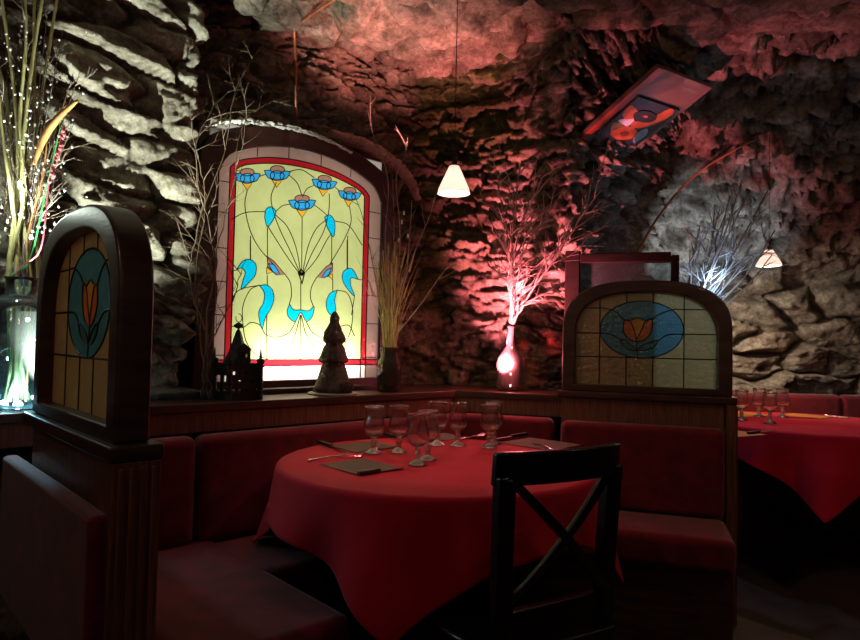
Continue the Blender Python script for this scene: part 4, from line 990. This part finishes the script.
for tx, ty in ((690, 250), (700, 225), (712, 245), (725, 215), (738, 235), (745, 200), (760, 205), (768, 190), (730, 195), (752, 245), (775, 230), (715, 205), (705, 262), (772, 255), (742, 180)):
    tgt = on_y(tx, ty, BQ.y + rs.uniform(-.12, .15)) - bb.location; out = []
    main = cat([Vector((rs.uniform(-.02, .02), rs.uniform(-.02, .02), 0)), Vector((rs.uniform(-.012, .012), rs.uniform(-.012, .012), .23)), tgt * .65 + Vector((rs.uniform(-.03, .03), 0, .05)), tgt], 6)
    out.append((main, [.0075 * (1 - .6 * i / len(main)) for i in range(len(main))]))
    for i in range(8, len(main) - 1, 2): grow(rs, main[i], (main[i + 1] - main[i]).normalized() + Vector((rs.gauss(0, .7), rs.gauss(0, .5), rs.gauss(0, .4))), rs.uniform(.08, .24), .0042, 1, out, .7, .1, .25, 3)
    branch_mesh('branch', out, M_twig, bb)

# ------------------------------------------------------------------ castle lantern and tree ornament
lanp = PA((on_plane(237, 380, PA(0, .10), NA) - PA(0, .10)).dot(UA), .10, .90)
la = thing('castle_lantern', 'black metal castle-shaped lantern on the ledge in front of the window', 'lantern', lanp, math.atan2(UA.y, UA.x))
M_blk = mat('black_metal', (.012, .010, .010), (.006, .005, .005), .6, .3, 30)
Wd = .062
def wall_holes(mb, x0, x1, z0, z1, holes, y, th=.003):
    xs = sorted({x0, x1, *[h[0] for h in holes], *[h[1] for h in holes]}); zs = sorted({z0, z1, *[h[2] for h in holes], *[h[3] for h in holes]})
    for a, b in zip(xs, xs[1:]):
        for c, d in zip(zs, zs[1:]):
            mx, mz = (a + b) / 2, (c + d) / 2
            if not any(h[0] <= mx <= h[1] and h[2] <= mz <= h[3] for h in holes): mb.box((a, y, c), (b, y + th, d))
mb = MB(); H1 = .135
holes = [(-.048 + k * .024, -.038 + k * .024, z, z + .012) for k in range(5) for z in (.030, .062, .094) if (k + int(z * 100)) % 4 != 2]
wall_holes(mb, -Wd, Wd, 0, H1, holes, -Wd); wall_holes(mb, -Wd, Wd, 0, H1, [(-.05, .05, .02, .12)], Wd - .003)
for x in (-Wd, Wd - .003): mb.box((x, -Wd, 0), (x + .003, Wd, .03)).box((x, -Wd, .09), (x + .003, Wd, H1)).box((x, -.01, .03), (x + .003, .01, .09))
mb.build('castle_wall', M_blk, la)
for sx in (-1, 1):
    for sy in (-1, 1):
        mb = MB(); mb.lathe([(0, 0), (.013, 0), (.011, .02), (.010, .13), (.015, .135), (.015, .15), (.006, .155), (.002, .19), (0, .195)], 12, (sx * Wd, sy * Wd, 0))
        for k in range(4): mb.lathe([(.0105, .03 + k * .03), (.016, .033 + k * .03), (.0105, .036 + k * .03)], 10, (sx * Wd, sy * Wd, 0))
        mb.build('turret', M_blk, la)
mb = MB(); mb.lathe([(.060, .133), (.046, .16), (.030, .195), (.012, .25), (.004, .262), (0, .264)], 4); 
mb.build('roof', M_blk, la)
mb = MB(); wall_holes(mb, -.026, .026, .135, .185, [(-.014, -.005, .158, .170), (.005, .014, .158, .170)], -.052); mb.prism([(-.032, .185), (.032, .185), (0, .21)], -.052, -.040, Matrix(((1, 0, 0, 0), (0, 0, 1, 0), (0, 1, 0, 0), (0, 0, 0, 1)))); mb.build('dormer', M_blk, la)
mb = MB(); mb.lathe([(0, .262), (.014, .268), (.020, .276), (.010, .284), (0, .288)], 8); mb.tube([Vector((.012 * math.cos(a) - .0, 0, .304 + .016 * math.sin(a))) for a in [R(-200 + 25 * k) for k in range(13)]], .0016, 5); mb.build('hook', M_blk, la)
trp = PA((on_plane(333, 380, PA(0, .11), NA) - PA(0, .11)).dot(UA), .11, .90)
tr = thing('tree_ornament', 'dark brown rustic tree-shaped ornament on the ledge before the window', 'ornament', trp, math.atan2(UA.y, UA.x))
rs = random.Random(9)
mb = MB(); mb.lathe([(0, .0), (.105, .0), (.108, .004), (.100, .008), (0, .008)], 32); mb.build('plate', mat('grey_plate', (.30, .27, .24), None, .5, 0, 20), tr, smooth=True)
mb = MB(); Tmod = lambda k, n, r, z: rs.gauss(0, .0028) if r > .01 else 0
prof = [(0, .008), (.082, .010), (.078, .03), (.064, .07), (.052, .11), (.044, .128), (.060, .136), (.062, .145), (.052, .17), (.044, .195), (.034, .212), (.046, .222), (.048, .235), (.038, .262), (.030, .28), (.020, .30), (.014, .325), (.010, .345), (0, .352)]
mb.lathe(prof, 40, mod=Tmod); mb.build('tree_body', M_tree, tr, smooth=True)
for k in range(12):
    z = rs.uniform(.05, .33); r = np.interp(z, [p[1] for p in prof], [p[0] for p in prof]) if False else float(np.interp(z, [.01, .128, .136, .21, .222, .345], [.082, .046, .060, .034, .046, .010])); a = rs.uniform(-math.pi, 0)
    MB().ball((r * math.cos(a), r * math.sin(a), z), .0042, 8).build('bead', MATS.get('pearl') or mat('pearl', (.7, .65, .6), None, .25, .3, 20), tr, smooth=True)
pcn = thing('pine_cone', 'dark pine cone at the foot of the tree ornament', 'pine cone', trp + (-NA) * .085 + UA * .01 + Vector((0, 0, .010)))
mb = MB(); mb.ball((0, 0, .022), .020, 10, (1.25, 1, .9))
for k in range(60):
    a = k * 2.399; z = -1 + 2 * (k + .5) / 60; r = math.sqrt(1 - z * z); c = Vector((.026 * r * math.cos(a), .021 * r * math.sin(a), .022 + .019 * z)); d = Vector((r * math.cos(a), r * math.sin(a), z)); mb.tube([c, c + d * .006 + Vector((0, 0, .003))], [.005, .0028], 5)
tag(mb.build('cone_body', M_cone, pcn), label='dark pine cone scales')

# ------------------------------------------------------------------ hanging painted board on the vault
q = [on_y(577, 136, 2.55)]
def vault_hit(px, py):
    """first point of the stone vault along the ray through this point of the view"""
    d = np.array(ray(px, py)); P = np.stack([X, Y, Z], -1) - np.array(CAM); t = P @ d; dist = np.linalg.norm(P - t[..., None] * d, axis=-1)
    m = (dist < .03) & (t > 0); k = np.argmin(np.where(m, t, 99)); tt = t.ravel()[k]; return CAM + Vector(ray(px, py)) * tt
hc_ = vault_hit(641, 112)
# the board lies on the slope: its plane contains the vault normal estimated from three hits
h1, h2, h3, h4 = vault_hit(590, 150), vault_hit(690, 70), vault_hit(610, 90), vault_hit(670, 135)
nb_ = (h2 - h1).cross(h4 - h3).normalized()
if nb_.dot(hc_ - CAM) > 0: nb_ = -nb_
# among slopes near the vault's, take the one on which the board comes out rectangular
BC = ((577, 136), (664, 66), (707, 89), (632, 156)); best = None; pc0 = hc_ + nb_ * .10
RY = [ray(x, y) for x, y in BC]
for ia in range(-30, 31):
    for ib in range(-30, 31):
        x_ = nb_.orthogonal().normalized(); y_ = nb_.cross(x_); n_ = (nb_ + x_ * math.tan(R(ia * 2)) + y_ * math.tan(R(ib * 2))).normalized()
        if min(-r.dot(n_) for r in RY) < .25: continue
        Q = [r * ((pc0 - CAM).dot(n_) / r.dot(n_)) for r in RY]; e1, e2, e3, e4 = Q[1] - Q[0], Q[2] - Q[1], Q[3] - Q[2], Q[0] - Q[3]
        cost = abs(e1.normalized().dot(e4.normalized())) + abs(e1.normalized().dot(e2.normalized())) + abs(e1.length - e3.length) / e1.length + abs(e2.length - e4.length) / e2.length + .25 * (1 - n_.dot(nb_))
        if best is None or cost < best[0]: best = (cost, n_)
print('COST', best[0]); nb_ = best[1]
corn = [on_plane(x, y, pc0, nb_) for x, y in BC]
cen = sum(corn, Vector()) / 4; axx = ((corn[1] - corn[0]) + (corn[2] - corn[3])).normalized(); axy = nb_.cross(axx).normalized()
Lb = ((corn[1] - corn[0]).length + (corn[2] - corn[3]).length) / 2; Wb = ((corn[3] - corn[0]).length + (corn[2] - corn[1]).length) / 2
if (corn[3] - corn[0]).dot(axy) > 0: axy = -axy
print('BOARD', cen, nb_, Lb, Wb, (corn[1] - corn[0]).angle(corn[3] - corn[0]) * 57.3)
bd = thing('painted_board', 'tilted wooden board with a small orange and blue painting, fixed to the vault', 'picture', cen)
def skewm():
    return Matrix(((axx.x, axy.x, nb_.x, 0), (axx.y, axy.y, nb_.y, 0), (axx.z, axy.z, nb_.z, 0), (0, 0, 0, 1)))
BM = skewm(); mb = MB(); mb.box((-Lb / 2, -Wb / 2, -.02), (Lb / 2, Wb / 2, 0), BM); mb.build('board', mat('board_wood', (.17, .10, .085), (.10, .07, .07), .4, 0, 4, (1, 4, 1), .1, 20, coat=.3), bd, bevel=.003)
px0, px1, py0, py1 = -Lb * .37, Lb * .18, -Wb * .40, Wb * .36
mb = MB(); mb.box((px0, py0, 0), (px1, py1, .012), BM); pgo = mb.build('painting_ground', mat('dark_slate_paint', (.025, .035, .05), (.012, .018, .028), .4, 0, 9), bd, bevel=.002)
mb = MB(); mb.box((-Lb / 2, Wb * .40, 0), (Lb / 2, Wb * .5, .006), BM); mb.build('edge_moulding', mat('red_paint', (.42, .06, .03), None, .4, 0, 8), bd)
T = lambda a, b: (px0 + (px1 - px0) * a, py0 + (py1 - py0) * b)
def blob(pts, m, h, nm='painted_shape'):
    mb = MB(); mb.prism([(p.x, p.y) for p in cat([T(*p) for p in pts] + [T(*pts[0])], 5)][:-1], .012, .012 + h, BM); mb.build(nm, m, pgo)
m_or = mat('orange_paint', (.42, .12, .04), (.26, .06, .025), .4, 0, 14); m_wh = mat('pale_blue_paint', (.50, .58, .62), (.25, .35, .42), .4, 0, 14); m_gn = mat('olive_paint', (.12, .12, .04), None, .5, 0, 14); m_bl = mat('black_paint', (.02, .015, .02), None, .4, 0, 14)
blob([(.04, .55), (.10, .75), (.25, .80), (.38, .62), (.34, .35), (.20, .25), (.08, .35)], m_or, .002)
blob([(.12, .50), (.2, .62), (.27, .52), (.2, .42)], mat('dark_red_paint', (.25, .03, .02), None, .4, 0, 14), .004)
blob([(.05, .12), (.30, .08), (.45, .22), (.30, .30), (.12, .22)], m_wh, .0015)
blob([(.36, .52), (.50, .62), (.62, .40), (.98, .25), (.90, .08), (.60, .16), (.45, .30)], m_or, .003)
blob([(.50, .78), (.58, .95), (.80, .98), (.72, .72), (.62, .62)], m_or, .0025)
blob([(.36, .62), (.44, .90), (.56, .70), (.50, .60)], m_wh, .002)
blob([(.18, .82), (.36, .95), (.40, .75), (.28, .72)], m_gn, .002)
blob([(.68 + .13 * math.cos(k * .785), .52 + .25 * math.sin(k * .785)) for k in range(8)], m_bl, .005)
blob([(.66, .50), (.68, .58), (.72, .53), (.69, .46)], m_or, .006)

# bent wooden rod along the vault, copper pipe above the window
P = []
for x, y in ((636, 256), (655, 222), (680, 190), (705, 168), (735, 150), (757, 139)):
    h = vault_hit(x, y); P.append(h)
dist = [(p - CAM).length for p in P]; import statistics
rod_pts = []
for i, ((x, y), p) in enumerate(zip(((636, 256), (655, 222), (680, 190), (705, 168), (735, 150), (757, 139)), P)):
    tfit = np.polyval(np.polyfit(range(6), dist, 1), i) - .06; rod_pts.append(CAM + Vector(ray(x, y)) * float(tfit))
mb = MB(); rc = cat(rod_pts, 6); mb.tube(rc, [.008 * (1 - .4 * i / len(rc)) for i in range(len(rc))], 7); tag(mb.build('bent_stick', M_copper, smooth=True), 'long bent brown stick curving up the right part of the vault', 'stick')
pp = [at_w(296, 118, .33), at_w(296, 70, .33), at_w(294, 28, .33), on_z(312, 14, 2.50), on_z(345, -8, 2.50), on_z(400, -40, 2.50)]
mb = MB(); mb.tube(pp, .0062, 8); tag(mb.build('copper_pipe', M_copper, smooth=True), 'thin copper pipe rising above the stained glass window to the ceiling', 'pipe')
